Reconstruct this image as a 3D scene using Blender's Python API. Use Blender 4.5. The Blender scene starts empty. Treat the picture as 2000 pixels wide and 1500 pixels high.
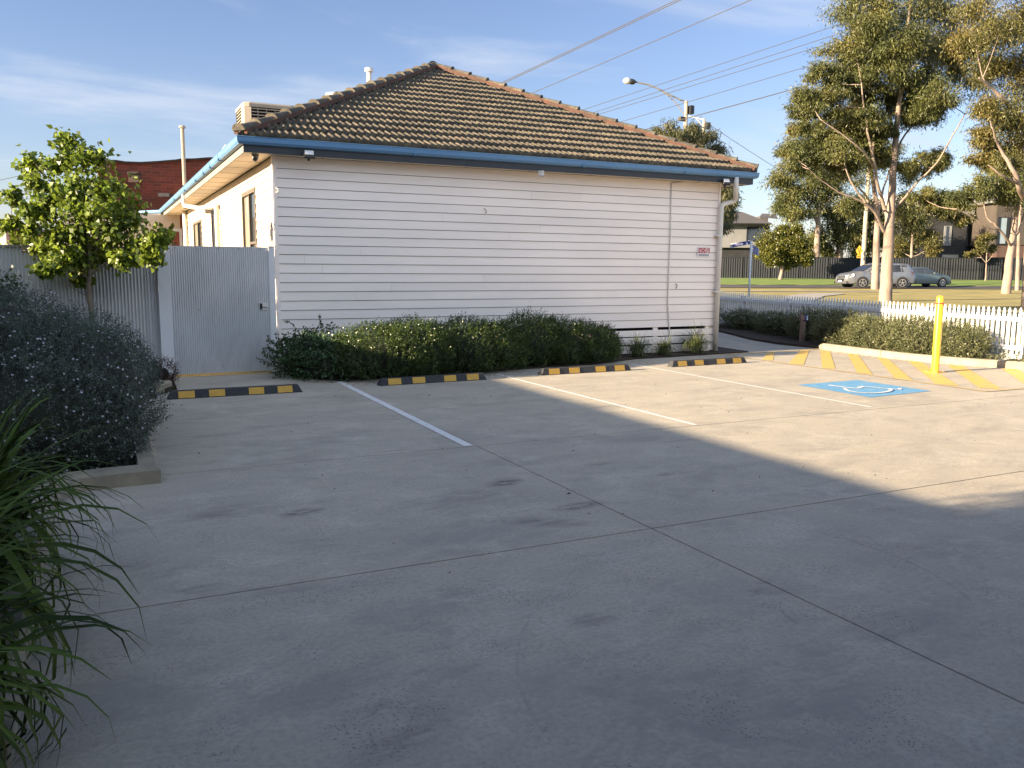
import bpy, math, random
import numpy as np
from mathutils import Vector, Matrix
R = math.radians
random.seed(7)
RNG = np.random.default_rng(7)
S = bpy.context.scene
COL = S.collection

# ---------------------------------------------------------------- camera
F_PX = 1646.0                      # focal length for a 2000 px wide picture
RM = np.array([[0.8992873841714247, 0.05327390516193108, -0.43410147626898704],
               [-0.4373187642291488, 0.12286059341586235, -0.8908746112885878],
               [0.00587359542414919, 0.9909930199624515, 0.1337846600417764]])
CAM = np.array([0, 0, 1.6])
cd = bpy.data.cameras.new('camera'); cam = bpy.data.objects.new('camera', cd); COL.objects.link(cam)
cd.sensor_width = 36; cd.lens = 36 * F_PX / 2000; cd.clip_end = 3000; cd.clip_start = 0.05
m4 = Matrix([[*RM[0], 0], [*RM[1], 0], [*RM[2], 1.6], [0, 0, 0, 1]])
cam.matrix_world = m4
S.camera = cam
# ---------------------------------------------------------------- sun, sky, exposure
SUN_EL, SUN_AZ = 14.5, -1.5         # elevation; travel direction measured from +X
SUN_STRENGTH, SKY_STRENGTH, EXPOSURE = 5.0, 0.050, 2.1
sd = bpy.data.lights.new('sun', 'SUN'); sd.energy = SUN_STRENGTH; sd.angle = R(0.4); sd.color = (1.0, 0.80, 0.55)
sun = bpy.data.objects.new('sun', sd); COL.objects.link(sun)
sv = Vector((math.cos(R(SUN_EL)) * math.cos(R(SUN_AZ)), math.cos(R(SUN_EL)) * math.sin(R(SUN_AZ)), -math.sin(R(SUN_EL))))
sun.rotation_euler = sv.to_track_quat('-Z', 'Y').to_euler(); sun.location = (-30, 0, 20)
W = bpy.data.worlds.new('World'); S.world = W; W.use_nodes = True
nt = W.node_tree; nt.nodes.clear()
def wn(t, **k):
    n = nt.nodes.new(t)
    for a, b in k.items(): setattr(n, a, b)
    return n
sky = wn('ShaderNodeTexSky', sky_type='NISHITA', sun_disc=False, sun_elevation=R(SUN_EL), sun_rotation=R(270 - SUN_AZ),
         altitude=50, air_density=1.0, dust_density=0.6, ozone_density=1.6)
bg = wn('ShaderNodeBackground'); bg.inputs[1].default_value = SKY_STRENGTH
tc = wn('ShaderNodeTexCoord'); sep = wn('ShaderNodeSeparateXYZ'); nt.links.new(tc.outputs['Generated'], sep.inputs[0])
# cirrus: direction projected on a high flat layer
zc = wn('ShaderNodeMath', operation='MAXIMUM'); nt.links.new(sep.outputs[2], zc.inputs[0]); zc.inputs[1].default_value = 0.04
za = wn('ShaderNodeMath', operation='ADD'); nt.links.new(zc.outputs[0], za.inputs[0]); za.inputs[1].default_value = 0.12
dx = wn('ShaderNodeMath', operation='DIVIDE'); dy = wn('ShaderNodeMath', operation='DIVIDE')
nt.links.new(sep.outputs[0], dx.inputs[0]); nt.links.new(za.outputs[0], dx.inputs[1])
nt.links.new(sep.outputs[1], dy.inputs[0]); nt.links.new(za.outputs[0], dy.inputs[1])
cx = wn('ShaderNodeCombineXYZ'); nt.links.new(dx.outputs[0], cx.inputs[0]); nt.links.new(dy.outputs[0], cx.inputs[1])
mp = wn('ShaderNodeMapping'); mp.inputs['Rotation'].default_value = (0, 0, R(-20)); mp.inputs['Scale'].default_value = (0.55, 1.0, 1); mp.inputs['Location'].default_value = (1.3, 0.4, 0)
nt.links.new(cx.outputs[0], mp.inputs[0])
n1 = wn('ShaderNodeTexNoise'); n1.inputs['Scale'].default_value = 1.3; n1.inputs['Detail'].default_value = 9; n1.inputs['Roughness'].default_value = 0.58; n1.inputs['Distortion'].default_value = 0.5
nt.links.new(mp.outputs[0], n1.inputs['Vector'])
cr = wn('ShaderNodeMapRange', interpolation_type='SMOOTHSTEP'); cr.inputs['From Min'].default_value = 0.46; cr.inputs['From Max'].default_value = 0.74; cr.inputs['To Max'].default_value = 0.75
nt.links.new(n1.outputs[0], cr.inputs['Value'])
mx = wn('ShaderNodeMixRGB'); mx.inputs[2].default_value = (3.5, 3.85, 4.5, 1)
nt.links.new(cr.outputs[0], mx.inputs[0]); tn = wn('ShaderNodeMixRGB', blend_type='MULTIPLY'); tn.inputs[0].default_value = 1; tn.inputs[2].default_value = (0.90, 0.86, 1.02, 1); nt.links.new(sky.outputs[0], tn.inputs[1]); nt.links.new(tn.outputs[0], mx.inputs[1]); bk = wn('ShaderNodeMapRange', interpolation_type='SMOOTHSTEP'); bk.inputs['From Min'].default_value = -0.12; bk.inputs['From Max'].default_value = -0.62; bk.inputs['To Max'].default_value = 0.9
nt.links.new(sep.outputs[1], bk.inputs['Value']); mb2 = wn('ShaderNodeMixRGB'); mb2.inputs[2].default_value = (5.3, 6.3, 7.8, 1)   # unseen bright sky patch added behind the view to fill the shade
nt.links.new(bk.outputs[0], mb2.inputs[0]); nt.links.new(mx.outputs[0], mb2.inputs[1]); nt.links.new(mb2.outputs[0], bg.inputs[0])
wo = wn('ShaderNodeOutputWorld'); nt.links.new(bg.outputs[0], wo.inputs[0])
S.view_settings.view_transform = 'Standard'; S.view_settings.look = 'None'; S.view_settings.gamma = 1
S.view_settings.exposure = EXPOSURE

# ---------------------------------------------------------------- helpers
FH = np.array([0.438, 0.899])
FH = np.array([-RM[0][2], -RM[1][2]]); FH = FH / np.linalg.norm(FH)
def ray(px, py): return RM @ np.array([px - 1000.0, -(py - 750.0), -F_PX])
def at(px, py, dep):                # the world point seen at (px, py), dep metres away along the view
    d = ray(px, py); return CAM + d * (dep / float(d[:2] @ FH))
def onz(px, py, z=0.0):
    d = ray(px, py); return CAM + d * ((z - 1.6) / d[2])
def ony(px, py, Y):
    d = ray(px, py); return CAM + d * (Y / d[1])
def onx(px, py, X):
    d = ray(px, py); return CAM + d * (X / d[0])
def depth(p): return float(p[0] * FH[0] + p[1] * FH[1])
FENCE_TOP = [(13.4, 4.5), (14.38, 9.29), (14.92, 12.65), (16.6, 19.93), (17.5, 23.8)]
def fence_x(y):
    ys = [p[1] for p in FENCE_TOP]; xs = [p[0] for p in FENCE_TOP]
    return float(np.interp(y, ys, xs))
def terrain(x, y):
    d = depth((x, y)); s = x - fence_x(y)
    if y > 27: s = x - 12.5
    k = min(max(s / 0.4, 0), 1)
    z = np.interp(d, [0, 20, 38, 57, 58, 65, 65.4, 72, 90, 400], [0.08, 0.1, 0.32, 0.50, 0.5, 0.58, 0.66, 0.966, 1.0, 1.0])
    return -0.06 * (1 - k) + float(z) * k

MATS = {}
def mat(name, c1, c2=None, scale=5.0, rough=0.7, bump=0.0, bscale=None, metal=0.0, stretch=(1, 1, 1), island=0.0, transl=0.0, c3=None, spec=0.5, detail=6, emit=None):
    if name in MATS: return MATS[name]
    m = bpy.data.materials.new(name); m.use_nodes = True; t = m.node_tree; N = t.nodes; L = t.links
    p = N['Principled BSDF']; out = N['Material Output']
    p.inputs['Roughness'].default_value = rough; p.inputs['Metallic'].default_value = metal
    p.inputs['Specular IOR Level'].default_value = spec
    col = None
    c2 = c2 or tuple(v * 0.85 for v in c1)
    tcn = N.new('ShaderNodeTexCoord'); mpn = N.new('ShaderNodeMapping'); mpn.inputs['Scale'].default_value = stretch
    L.new(tcn.outputs['Object'], mpn.inputs[0])
    nz = N.new('ShaderNodeTexNoise'); nz.inputs['Scale'].default_value = scale; nz.inputs['Detail'].default_value = detail; nz.inputs['Roughness'].default_value = 0.6
    L.new(mpn.outputs[0], nz.inputs['Vector'])
    rp = N.new('ShaderNodeValToRGB'); rp.color_ramp.elements[0].position = 0.35; rp.color_ramp.elements[1].position = 0.65
    rp.color_ramp.elements[0].color = (*c1, 1); rp.color_ramp.elements[1].color = (*c2, 1)
    if c3:
        e = rp.color_ramp.elements.new(0.5); e.color = (*c3, 1)
    L.new(nz.outputs[0], rp.inputs[0]); col = rp.outputs[0]
    if island > 0:
        g = N.new('ShaderNodeNewGeometry')
        mr = N.new('ShaderNodeMapRange'); mr.inputs['To Min'].default_value = 1 - island; mr.inputs['To Max'].default_value = 1 + island
        L.new(g.outputs['Random Per Island'], mr.inputs['Value'])
        mm = N.new('ShaderNodeVectorMath'); mm.operation = 'SCALE'; L.new(col, mm.inputs[0]); L.new(mr.outputs[0], mm.inputs['Scale']); col = mm.outputs[0]
    L.new(col, p.inputs['Base Color'])
    if bump > 0:
        b = N.new('ShaderNodeBump'); b.inputs['Strength'].default_value = bump; b.inputs['Distance'].default_value = 0.02
        nb = N.new('ShaderNodeTexNoise'); nb.inputs['Scale'].default_value = bscale or scale * 4; nb.inputs['Detail'].default_value = 5
        L.new(mpn.outputs[0], nb.inputs['Vector']); L.new(nb.outputs[0], b.inputs['Height']); L.new(b.outputs[0], p.inputs['Normal'])
    if transl > 0:
        tr = N.new('ShaderNodeBsdfTranslucent'); L.new(col, tr.inputs[0])
        ms = N.new('ShaderNodeMixShader'); ms.inputs[0].default_value = transl
        L.new(p.outputs[0], ms.inputs[1]); L.new(tr.outputs[0], ms.inputs[2]); L.new(ms.outputs[0], out.inputs[0])
    MATS[name] = m; m['n'] = 1
    return m

ORG = {}
def tag(o, label=None, cat=None, group=None, kind=None):
    if label: o['label'] = label
    if cat: o['category'] = cat
    if group: o['group'] = group
    if kind: o['kind'] = kind
    return o
def thing(name, loc, label, cat, group=None):
    o = bpy.data.objects.new(name, None); COL.objects.link(o); o.location = loc; o.empty_display_size = 0.1
    ORG[o.name] = Vector(loc)
    return tag(o, label, cat, group)
class MB:
    def __init__(s): s.v = []; s.f = []; s.n = 0; s.mi = []; s.cur = 0
    def add(s, vs, fs):
        b = s.n; s.v.extend([tuple(map(float, q)) for q in vs]); s.n += len(vs)
        for f in fs: s.f.append(tuple(i + b for i in f)); s.mi.append(s.cur)
        return s
    def box(s, x0, y0, z0, x1, y1, z1, M=None):
        vs = [(x, y, z) for x in (x0, x1) for y in (y0, y1) for z in (z0, z1)]
        if M is not None: vs = [tuple(M @ Vector(q)) for q in vs]
        fs = [(0, 1, 3, 2), (4, 6, 7, 5), (0, 4, 5, 1), (2, 3, 7, 6), (0, 2, 6, 4), (1, 5, 7, 3)]
        return s.add(vs, fs)
    def quad(s, a, b, c, d): return s.add([a, b, c, d], [(0, 1, 2, 3)])
    def bar(s, a, b, w, h, up=(0, 0, 1)):      # box beam from a to b
        a = Vector(a); b = Vector(b); d = (b - a).normalized(); u = Vector(up); r = d.cross(u)
        if r.length < 1e-4: r = d.cross(Vector((0, 1, 0)))
        r.normalize(); u = r.cross(d)
        vs = [p + r * (sx * w / 2) + u * (sz * h / 2) for p in (a, b) for sx, sz in ((-1, -1), (1, -1), (1, 1), (-1, 1))]
        return s.add(vs, [(0, 3, 2, 1), (4, 5, 6, 7), (0, 1, 5, 4), (1, 2, 6, 5), (2, 3, 7, 6), (3, 0, 4, 7)])
    def tube(s, pts, rad, seg=8, cap=True):
        pts = [Vector(p) for p in pts]; n = len(pts)
        rad = [rad] * n if not hasattr(rad, '__len__') else rad
        vs = []; fs = []; prev = None
        for i, p in enumerate(pts):
            d = (pts[min(i + 1, n - 1)] - pts[max(i - 1, 0)]).normalized()
            if prev is None:
                a = Vector((0, 0, 1)) if abs(d.z) < 0.9 else Vector((1, 0, 0))
                u = d.cross(a).normalized()
            else:
                u = (prev - d * prev.dot(d)).normalized()
            prev = u; w = d.cross(u)
            for k in range(seg):
                t = 2 * math.pi * k / seg
                vs.append(p + (u * math.cos(t) + w * math.sin(t)) * rad[i])
        for i in range(n - 1):
            for k in range(seg):
                a = i * seg + k; b = i * seg + (k + 1) % seg
                fs.append((a, b, b + seg, a + seg))
        if cap:
            fs.append(tuple(reversed(range(seg)))); fs.append(tuple((n - 1) * seg + k for k in range(seg)))
        return s.add(vs, fs)
    def cyl(s, c, r, h, seg=16, r2=None):
        return s.tube([c, (c[0], c[1], c[2] + h)], [r, r if r2 is None else r2], seg)
    def prism(s, poly, z0, z1):
        n = len(poly)
        vs = [(x, y, z0) for x, y in poly] + [(x, y, z1) for x, y in poly]
        fs = [tuple(reversed(range(n))), tuple(range(n, 2 * n))] + [(i, (i + 1) % n, (i + 1) % n + n, i + n) for i in range(n)]
        return s.add(vs, fs)
    def sweep(s, path, prof, close=False):     # profile (side, up) swept along an xy path; side = left of travel
        pts = [Vector(p) for p in path]; n = len(pts); m = len(prof); vs = []; fs = []
        for i, p in enumerate(pts):
            d0 = (pts[i] - pts[i - 1]) if i > 0 else (pts[1] - pts[0])
            d1 = (pts[i + 1] - pts[i]) if i < n - 1 else d0
            d0 = Vector((d0.x, d0.y, 0)).normalized(); d1 = Vector((d1.x, d1.y, 0)).normalized()
            l0 = Vector((-d0.y, d0.x, 0)); l1 = Vector((-d1.y, d1.x, 0)); l = (l0 + l1).normalized(); k = 1 / max(l.dot(l0), 0.3)
            for a, b in prof: vs.append(p + l * (a * k) + Vector((0, 0, b)))
        for i in range(n - 1):
            for j in range(m):
                a = i * m + j; b = i * m + (j + 1) % m
                fs.append((a, b, b + m, a + m))
        fs.append(tuple(reversed(range(m)))); fs.append(tuple((n - 1) * m + j for j in range(m)))
        return s.add(vs, fs)
    def build(s, name, ms, parent=None, smooth=False, bevel=0, label=None):
        me = bpy.data.meshes.new(name)
        org = Vector((0, 0, 0))
        if parent is not None: org = ORG.get(parent.name, org)
        v = [(a - org.x, b - org.y, c - org.z) for a, b, c in s.v]
        me.from_pydata(v, [], s.f)
        for m in (ms if isinstance(ms, (list, tuple)) else [ms]): me.materials.append(m)
        if isinstance(ms, (list, tuple)): me.polygons.foreach_set('material_index', s.mi)
        if smooth: me.polygons.foreach_set('use_smooth', [True] * len(s.f))
        me.update()
        o = bpy.data.objects.new(name, me); COL.objects.link(o)
        ORG[o.name] = org
        if parent is not None: o.parent = parent
        if bevel:
            b = o.modifiers.new('b', 'BEVEL'); b.width = bevel; b.segments = 2; b.limit_method = 'ANGLE'
        if label: o['label'] = label
        return o
def smooth_by_angle(o, a=40):
    me = o.data; me.polygons.foreach_set('use_smooth', [True] * len(me.polygons))
    me.set_sharp_from_angle(angle=R(a))
def tree_copy(o, parent=None):
    c = o.copy(); COL.objects.link(c); c.parent = parent
    for ch in list(o.children): tree_copy(ch, c)
    return c
def fastmesh(name, V, Fq, mt, parent=None, label=None):
    me = bpy.data.meshes.new(name); V = np.asarray(V, dtype=np.float32).reshape(-1, 3)
    org = ORG.get(parent.name) if parent is not None else None
    if org is not None: V = V - np.array(org, dtype=np.float32)
    Fq = np.asarray(Fq, dtype=np.int32); nf, k = Fq.shape
    me.vertices.add(len(V)); me.vertices.foreach_set('co', V.ravel())
    me.loops.add(nf * k); me.loops.foreach_set('vertex_index', Fq.ravel())
    me.polygons.add(nf); me.polygons.foreach_set('loop_start', np.arange(0, nf * k, k, dtype=np.int32))
    me.polygons.foreach_set('loop_total', np.full(nf, k, dtype=np.int32))
    me.materials.append(mt); me.update(calc_edges=True); me.validate()
    o = bpy.data.objects.new(name, me); COL.objects.link(o)
    if parent is not None: o.parent = parent
    if label: o['label'] = label
    return o
def unit(a): return a / np.maximum(np.linalg.norm(a, axis=-1, keepdims=True), 1e-9)
def leaves(P, DIR, ln, wd, fold=0.25, tip=True):
    """leaf blades: P base points, DIR directions, ln length(s), wd width(s): a 6-vertex pointed blade (2 quads)"""
    n = len(P); ln = np.broadcast_to(ln, n)[:, None]; wd = np.broadcast_to(wd, n)[:, None]
    DIR = unit(DIR); rv = unit(np.cross(DIR, RNG.normal(size=(n, 3)))); nv = np.cross(DIR, rv)
    a = P; b1 = P + DIR * ln * 0.42 + rv * wd * 0.5 + nv * wd * fold; b2 = P + DIR * ln * 0.42 - rv * wd * 0.5 + nv * wd * fold
    c = P + DIR * ln - nv * ln * 0.12
    V = np.stack([a, b1, c, b2], 1).reshape(-1, 3)
    i = np.arange(n)[:, None] * 4
    F = i + np.array([[0, 1, 2, 3]])
    return V, F

# ---------------------------------------------------------------- materials
def concrete_material():
    m = bpy.data.materials.new('car_park_concrete'); m.use_nodes = True; t = m.node_tree; N = t.nodes; L = t.links; p = N['Principled BSDF']
    tcn = N.new('ShaderNodeTexCoord')
    def noise(scale, detail=6, rough=0.6, stretch=(1, 1, 1), rot=0, dist=0.0, loc=(0, 0, 0)):
        mp = N.new('ShaderNodeMapping'); mp.inputs['Scale'].default_value = stretch; mp.inputs['Rotation'].default_value = (0, 0, R(rot)); mp.inputs['Location'].default_value = loc
        L.new(tcn.outputs['Object'], mp.inputs[0]); n = N.new('ShaderNodeTexNoise'); n.inputs['Scale'].default_value = scale
        n.inputs['Detail'].default_value = detail; n.inputs['Roughness'].default_value = rough; n.inputs['Distortion'].default_value = dist; L.new(mp.outputs[0], n.inputs['Vector']); return n.outputs[0]
    def rng(v, a, b, c=0.0, d=1.0):
        r = N.new('ShaderNodeMapRange'); r.inputs['From Min'].default_value = a; r.inputs['From Max'].default_value = b; r.inputs['To Min'].default_value = c; r.inputs['To Max'].default_value = d
        L.new(v, r.inputs['Value']); return r.outputs[0]
    def math_(op, a, b=None):
        n = N.new('ShaderNodeMath'); n.operation = op
        for i, q in enumerate((a, b)):
            if q is None: continue
            if isinstance(q, (int, float)): n.inputs[i].default_value = q
            else: L.new(q, n.inputs[i])
        return n.outputs[0]
    def mixc(f, a, b, mode='MIX'):
        n = N.new('ShaderNodeMixRGB'); n.blend_type = mode
        for i, q in enumerate((f, a, b)):
            if isinstance(q, tuple): n.inputs[i].default_value = (*q, 1)
            elif isinstance(q, (int, float)): n.inputs[i].default_value = q
            else: L.new(q, n.inputs[i])
        return n.outputs[0]
    base = mixc(rng(noise(0.45, 5), 0.35, 0.65), (0.48, 0.42, 0.32), (0.425, 0.375, 0.295))
    base = mixc(rng(noise(2.6, 9, 0.7, (0.75, 1.2, 1), 8, 0.3), 0.42, 0.66, 0, 0.65), base, (0.36, 0.325, 0.265))
    base = mixc(rng(noise(1.3, 9, 0.75, (0.7, 1.3, 1), -12, 0.4, (3, 7, 0)), 0.50, 0.62, 0, 0.6), base, (0.28, 0.255, 0.215))
    base = mixc(rng(noise(2.0, 9, 0.72, (0.9, 1.1, 1), 25, 0.4, (9, 2, 0)), 0.50, 0.68, 0, 0.6), base, (0.60, 0.54, 0.43))
    base = mixc(rng(noise(38, 4, 0.75), 0.35, 0.65, -0.2, 0.6), base, (0.30, 0.27, 0.22))
    v = N.new('ShaderNodeTexVoronoi'); v.inputs['Scale'].default_value = 55; L.new(tcn.outputs['Object'], v.inputs['Vector'])
    pits = math_('MULTIPLY', rng(v.outputs['Distance'], 0.30, 0.16), rng(noise(2.5, 3, loc=(5, 5, 0)), 0.50, 0.62))
    base = mixc(math_('MULTIPLY', pits, 0.75), base, (0.13, 0.12, 0.10)); base = mixc(rng(noise(5.5, 8, 0.8, loc=(2, 8, 0)), 0.57, 0.68, 0, 0.45), base, (0.25, 0.225, 0.19))
    # scuffs and tyre marks, each with a place of its own on the slab
    def ell(x, y, rx, ry, rot, k, ns=11, lo=0.38, hi=0.60, loc=0):
        nonlocal base
        mp = N.new('ShaderNodeMapping'); mp.vector_type = 'TEXTURE'
        mp.inputs['Location'].default_value = (x, y, 0); mp.inputs['Rotation'].default_value = (0, 0, R(rot)); mp.inputs['Scale'].default_value = (rx, ry, 1)
        L.new(tcn.outputs['Object'], mp.inputs[0])
        sp = N.new('ShaderNodeSeparateXYZ'); L.new(mp.outputs[0], sp.inputs[0])
        r = math_('SQRT', math_('ADD', math_('POWER', sp.outputs[0], 2.0), math_('POWER', sp.outputs[1], 2.0)))
        msk = math_('MULTIPLY', rng(r, 1.0, 0.35), rng(noise(ns, 6, 0.7, (0.5, 1.8, 1), rot, 0.5, (loc, 0, 0)), lo, hi))
        base = mixc(math_('MULTIPLY', msk, k), base, (0.085, 0.082, 0.08))
    def ring(x, y, r0, w, a, b, k):
        nonlocal base
        mp = N.new('ShaderNodeMapping'); mp.vector_type = 'TEXTURE'; mp.inputs['Location'].default_value = (x, y, 0); L.new(tcn.outputs['Object'], mp.inputs[0])
        sp = N.new('ShaderNodeSeparateXYZ'); L.new(mp.outputs[0], sp.inputs[0])
        r = math_('SQRT', math_('ADD', math_('POWER', sp.outputs[0], 2.0), math_('POWER', sp.outputs[1], 2.0)))
        d = math_('ABSOLUTE', math_('SUBTRACT', r, r0)); an = math_('ARCTAN2', sp.outputs[1], sp.outputs[0])
        mid, hw = (a + b) / 2, (b - a) / 2
        ad = math_('ABSOLUTE', math_('SUBTRACT', an, R(mid)))
        msk = math_('MULTIPLY', math_('MULTIPLY', rng(d, w, w * 0.3), rng(ad, R(hw), R(hw * 0.6))), rng(noise(6, 5, 0.7), 0.35, 0.6, 0.1, 1))
        base = mixc(math_('MULTIPLY', msk, k), base, (0.12, 0.115, 0.11))
    for (px, py, rx, ry, rot, k) in MARKS: 
        q = onz(px, py); ell(q[0], q[1], rx, ry, rot, k, loc=px * 0.01)
    for (px, py, r0, w, a, b, k, off) in RINGS:
        q = onz(px, py); am = R((a + b) / 2); ring(q[0] - r0 * math.cos(am), q[1] - r0 * math.sin(am), r0, w, a, b, k)
    L.new(base, p.inputs['Base Color'])
    p.inputs['Roughness'].default_value = 0.78
    bp = N.new('ShaderNodeBump'); bp.inputs['Strength'].default_value = 0.35; bp.inputs['Distance'].default_value = 0.006
    hh = math_('SUBTRACT', noise(45, 5, 0.7), math_('MULTIPLY', pits, 0.5))
    L.new(hh, bp.inputs['Height']); L.new(bp.outputs[0], p.inputs['Normal'])
    return m
MARKS = [(590, 1001, .20, .10, 10, 1.0), (985, 943, .2, .12, 15, 1.0), (1130, 988, .26, .10, 5, .85), (1070, 1020, .35, .12, -30, .5), (900, 970, .6, .2, 5, .35), (450, 1000, .4, .3, 0, .35), (770, 880, .2, .06, 0, .4), (1180, 905, .22, .07, 0, .45),
         (1310, 925, .3, .07, 0, .5), (390, 1150, .16, .07, 0, .5), (640, 775, .4, .16, 0, .35), (1160, 1210, .2, .08, 0, .35), (780, 1450, .25, .1, 20, .4),
         (930, 790, .25, .12, 0, .4), (1330, 860, .35, .10, 0, .35), (1490, 1140, .3, .05, 30, .35), (1700, 1250, .3, .06, 0, .3), (420, 850, .3, .12, 0, .35)]
RINGS = [(1010, 1300, 1.6, .012, 130, 180, .18, 0), (730, 1390, .5, .012, 100, 200, .2, 0), (1780, 1100, 1.3, .012, -40, 20, .45, 0), (1545, 1210, .3, .01, 120, 220, .45, 0), (1110, 1230, .9, .01, 110, 150, .12, 0)]
C_CONC = concrete_material()
C_PATH = mat('path_concrete', (0.36, 0.335, 0.29), (0.28, 0.265, 0.235), 2.5, 0.85, 0.2, 60)
C_KERB = mat('kerb_concrete', (0.33, 0.285, 0.20), (0.22, 0.195, 0.15), 4, 0.85, 0.3, 50)
C_JOINT = mat('joint_dirt', (0.018, 0.017, 0.016), rough=0.95)
C_WHITEP = mat('white_line_paint', (0.74, 0.73, 0.70), (0.60, 0.59, 0.56), 9, 0.6, 0.1, 60, c3=(0.72, 0.71, 0.68))
C_YELP = mat('yellow_line_paint', (0.66, 0.40, 0.07), (0.52, 0.36, 0.13), 5, 0.65, 0.1, 60, c3=(0.62, 0.41, 0.12))
C_YELFADE = mat('faded_yellow_paint', (0.50, 0.37, 0.17), (0.42, 0.36, 0.27), 7, 0.7, c3=(0.47, 0.37, 0.20))
C_BLUEP = mat('blue_line_paint', (0.10, 0.29, 0.50), (0.20, 0.35, 0.48), 9, 0.7, 0.1, 60, c3=(0.11, 0.30, 0.49))
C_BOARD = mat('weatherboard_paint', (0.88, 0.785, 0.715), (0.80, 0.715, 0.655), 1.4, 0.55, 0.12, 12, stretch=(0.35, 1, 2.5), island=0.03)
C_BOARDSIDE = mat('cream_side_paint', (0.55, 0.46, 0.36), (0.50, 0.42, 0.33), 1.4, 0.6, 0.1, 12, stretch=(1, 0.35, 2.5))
C_TRIM = mat('white_trim_paint', (0.66, 0.66, 0.66), (0.60, 0.60, 0.61), 3, 0.5)
C_SOFFIT = mat('soffit_paint', (0.63, 0.56, 0.47), (0.58, 0.51, 0.43), 2, 0.7)
C_DARKF = mat('dark_fascia_paint', (0.018, 0.022, 0.03), (0.025, 0.028, 0.036), 3, 0.45)
C_SHADEDF = mat('gutter_shaded_fascia', (0.24, 0.225, 0.205), (0.20, 0.19, 0.175), 3, 0.6)  # pale side fascia; the gutter's shadow is put into this grey
C_GUT = mat('blue_gutter_metal', (0.085, 0.20, 0.37), (0.11, 0.235, 0.40), 1.5, 0.42, stretch=(1, 1, 3))
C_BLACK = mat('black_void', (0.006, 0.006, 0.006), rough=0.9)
C_BLACKPL = mat('black_plastic', (0.014, 0.014, 0.016), rough=0.45)
C_RUBBER = mat('recycled_rubber', (0.022, 0.023, 0.027), (0.035, 0.036, 0.04), 25, 0.75, 0.4, 90)
C_REFY = mat('yellow_reflector', (0.56, 0.32, 0.035), (0.47, 0.27, 0.035), 14, 0.5, 0.1, 60)
C_GALV = mat('galvanised_sheet', (0.56, 0.565, 0.575), (0.46, 0.465, 0.48), 2.2, 0.45, 0.05, 20, metal=0.35, stretch=(1, 1, 0.5))
C_GALVDARK = mat('old_galvanised_sheet', (0.55, 0.55, 0.54), (0.42, 0.42, 0.415), 2.2, 0.5, 0.05, 20, metal=0.2, stretch=(1, 1, 0.3))
C_GLASS = mat('dark_window_glass', (0.02, 0.024, 0.028), rough=0.04, spec=0.9)
C_GLASSB = mat('curtained_glass', (0.30, 0.27, 0.22), (0.24, 0.22, 0.19), 3, 0.15)
C_BROWNF = mat('brown_window_frame', (0.10, 0.082, 0.062), (0.13, 0.105, 0.08), 6, 0.55)
C_REDDOOR = mat('red_brown_door', (0.20, 0.045, 0.022), (0.15, 0.035, 0.02), 4, 0.6)
C_TILE = None
C_HIP = mat('mossy_ridge_tile', (0.13, 0.112, 0.082), (0.050, 0.045, 0.038), 7, 0.92, 0.6, 25, c3=(0.09, 0.078, 0.058), island=0.3)
C_BED = mat('red_mortar_bedding', (0.12, 0.055, 0.038), (0.065, 0.043, 0.033), 7, 0.95, 0.7, 30)
C_PIPE = mat('white_pipe', (0.66, 0.63, 0.58), (0.60, 0.57, 0.53), 4, 0.45)
C_ACU = mat('beige_cooler_plastic', (0.36, 0.30, 0.235), (0.31, 0.26, 0.205), 3, 0.6)
C_LEAD = mat('grey_metal', (0.30, 0.30, 0.30), (0.22, 0.22, 0.22), 8, 0.45, metal=0.5)
C_YEL = mat('yellow_bollard_paint', (0.80, 0.45, 0.025), (0.72, 0.40, 0.03), 3, 0.35)
C_RED = mat('red_reflective_band', (0.55, 0.05, 0.02), rough=0.4)
C_MULCH = mat('dark_mulch', (0.022, 0.015, 0.011), (0.055, 0.035, 0.022), 30, 0.95, 0.9, 60)
C_SOILGRASS = mat('dry_lawn', (0.19, 0.17, 0.045), (0.36, 0.27, 0.10), 0.7, 0.95, 0.6, 9, c3=(0.27, 0.225, 0.07), detail=12)
C_GREENGRASS = mat('green_verge_grass', (0.10, 0.17, 0.022), (0.16, 0.215, 0.035), 1.2, 0.95, 0.6, 9, detail=10)
C_ASPH = mat('asphalt', (0.065, 0.062, 0.06), (0.05, 0.048, 0.047), 3, 0.9, 0.2, 60)
C_PICK = mat('picket_white_paint', (0.76, 0.75, 0.73), (0.68, 0.67, 0.65), 5, 0.5)
C_FENCEM = mat('slate_grey_fence_steel', (0.016, 0.019, 0.024), (0.012, 0.015, 0.019), 3, 0.75, spec=0.25)
C_BARK = mat('pale_gum_bark', (0.30, 0.225, 0.18), (0.14, 0.105, 0.085), 2.4, 0.85, 0.5, 12, stretch=(1, 1, 0.3), c3=(0.25, 0.19, 0.152))
C_BARKD = mat('brown_bark', (0.20, 0.155, 0.11), (0.10, 0.08, 0.06), 6, 0.9, 0.6, 20)
C_GUM = mat('gum_foliage', (0.155, 0.145, 0.042), (0.065, 0.080, 0.025), 0.7, 0.5, island=0.6, transl=0.3, c3=(0.095, 0.105, 0.03))
C_GUM2 = mat('olive_gum_foliage', (0.18, 0.145, 0.042), (0.075, 0.080, 0.025), 0.7, 0.5, island=0.6, transl=0.3, c3=(0.115, 0.108, 0.03))
C_WEEP = mat('weeping_gum_foliage', (0.13, 0.12, 0.045), (0.05, 0.065, 0.028), 0.8, 0.5, island=0.5, transl=0.3)
C_ROUND = mat('glossy_round_tree_foliage', (0.135, 0.125, 0.02), (0.055, 0.075, 0.014), 2.5, 0.4, island=0.45, transl=0.2)
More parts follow.
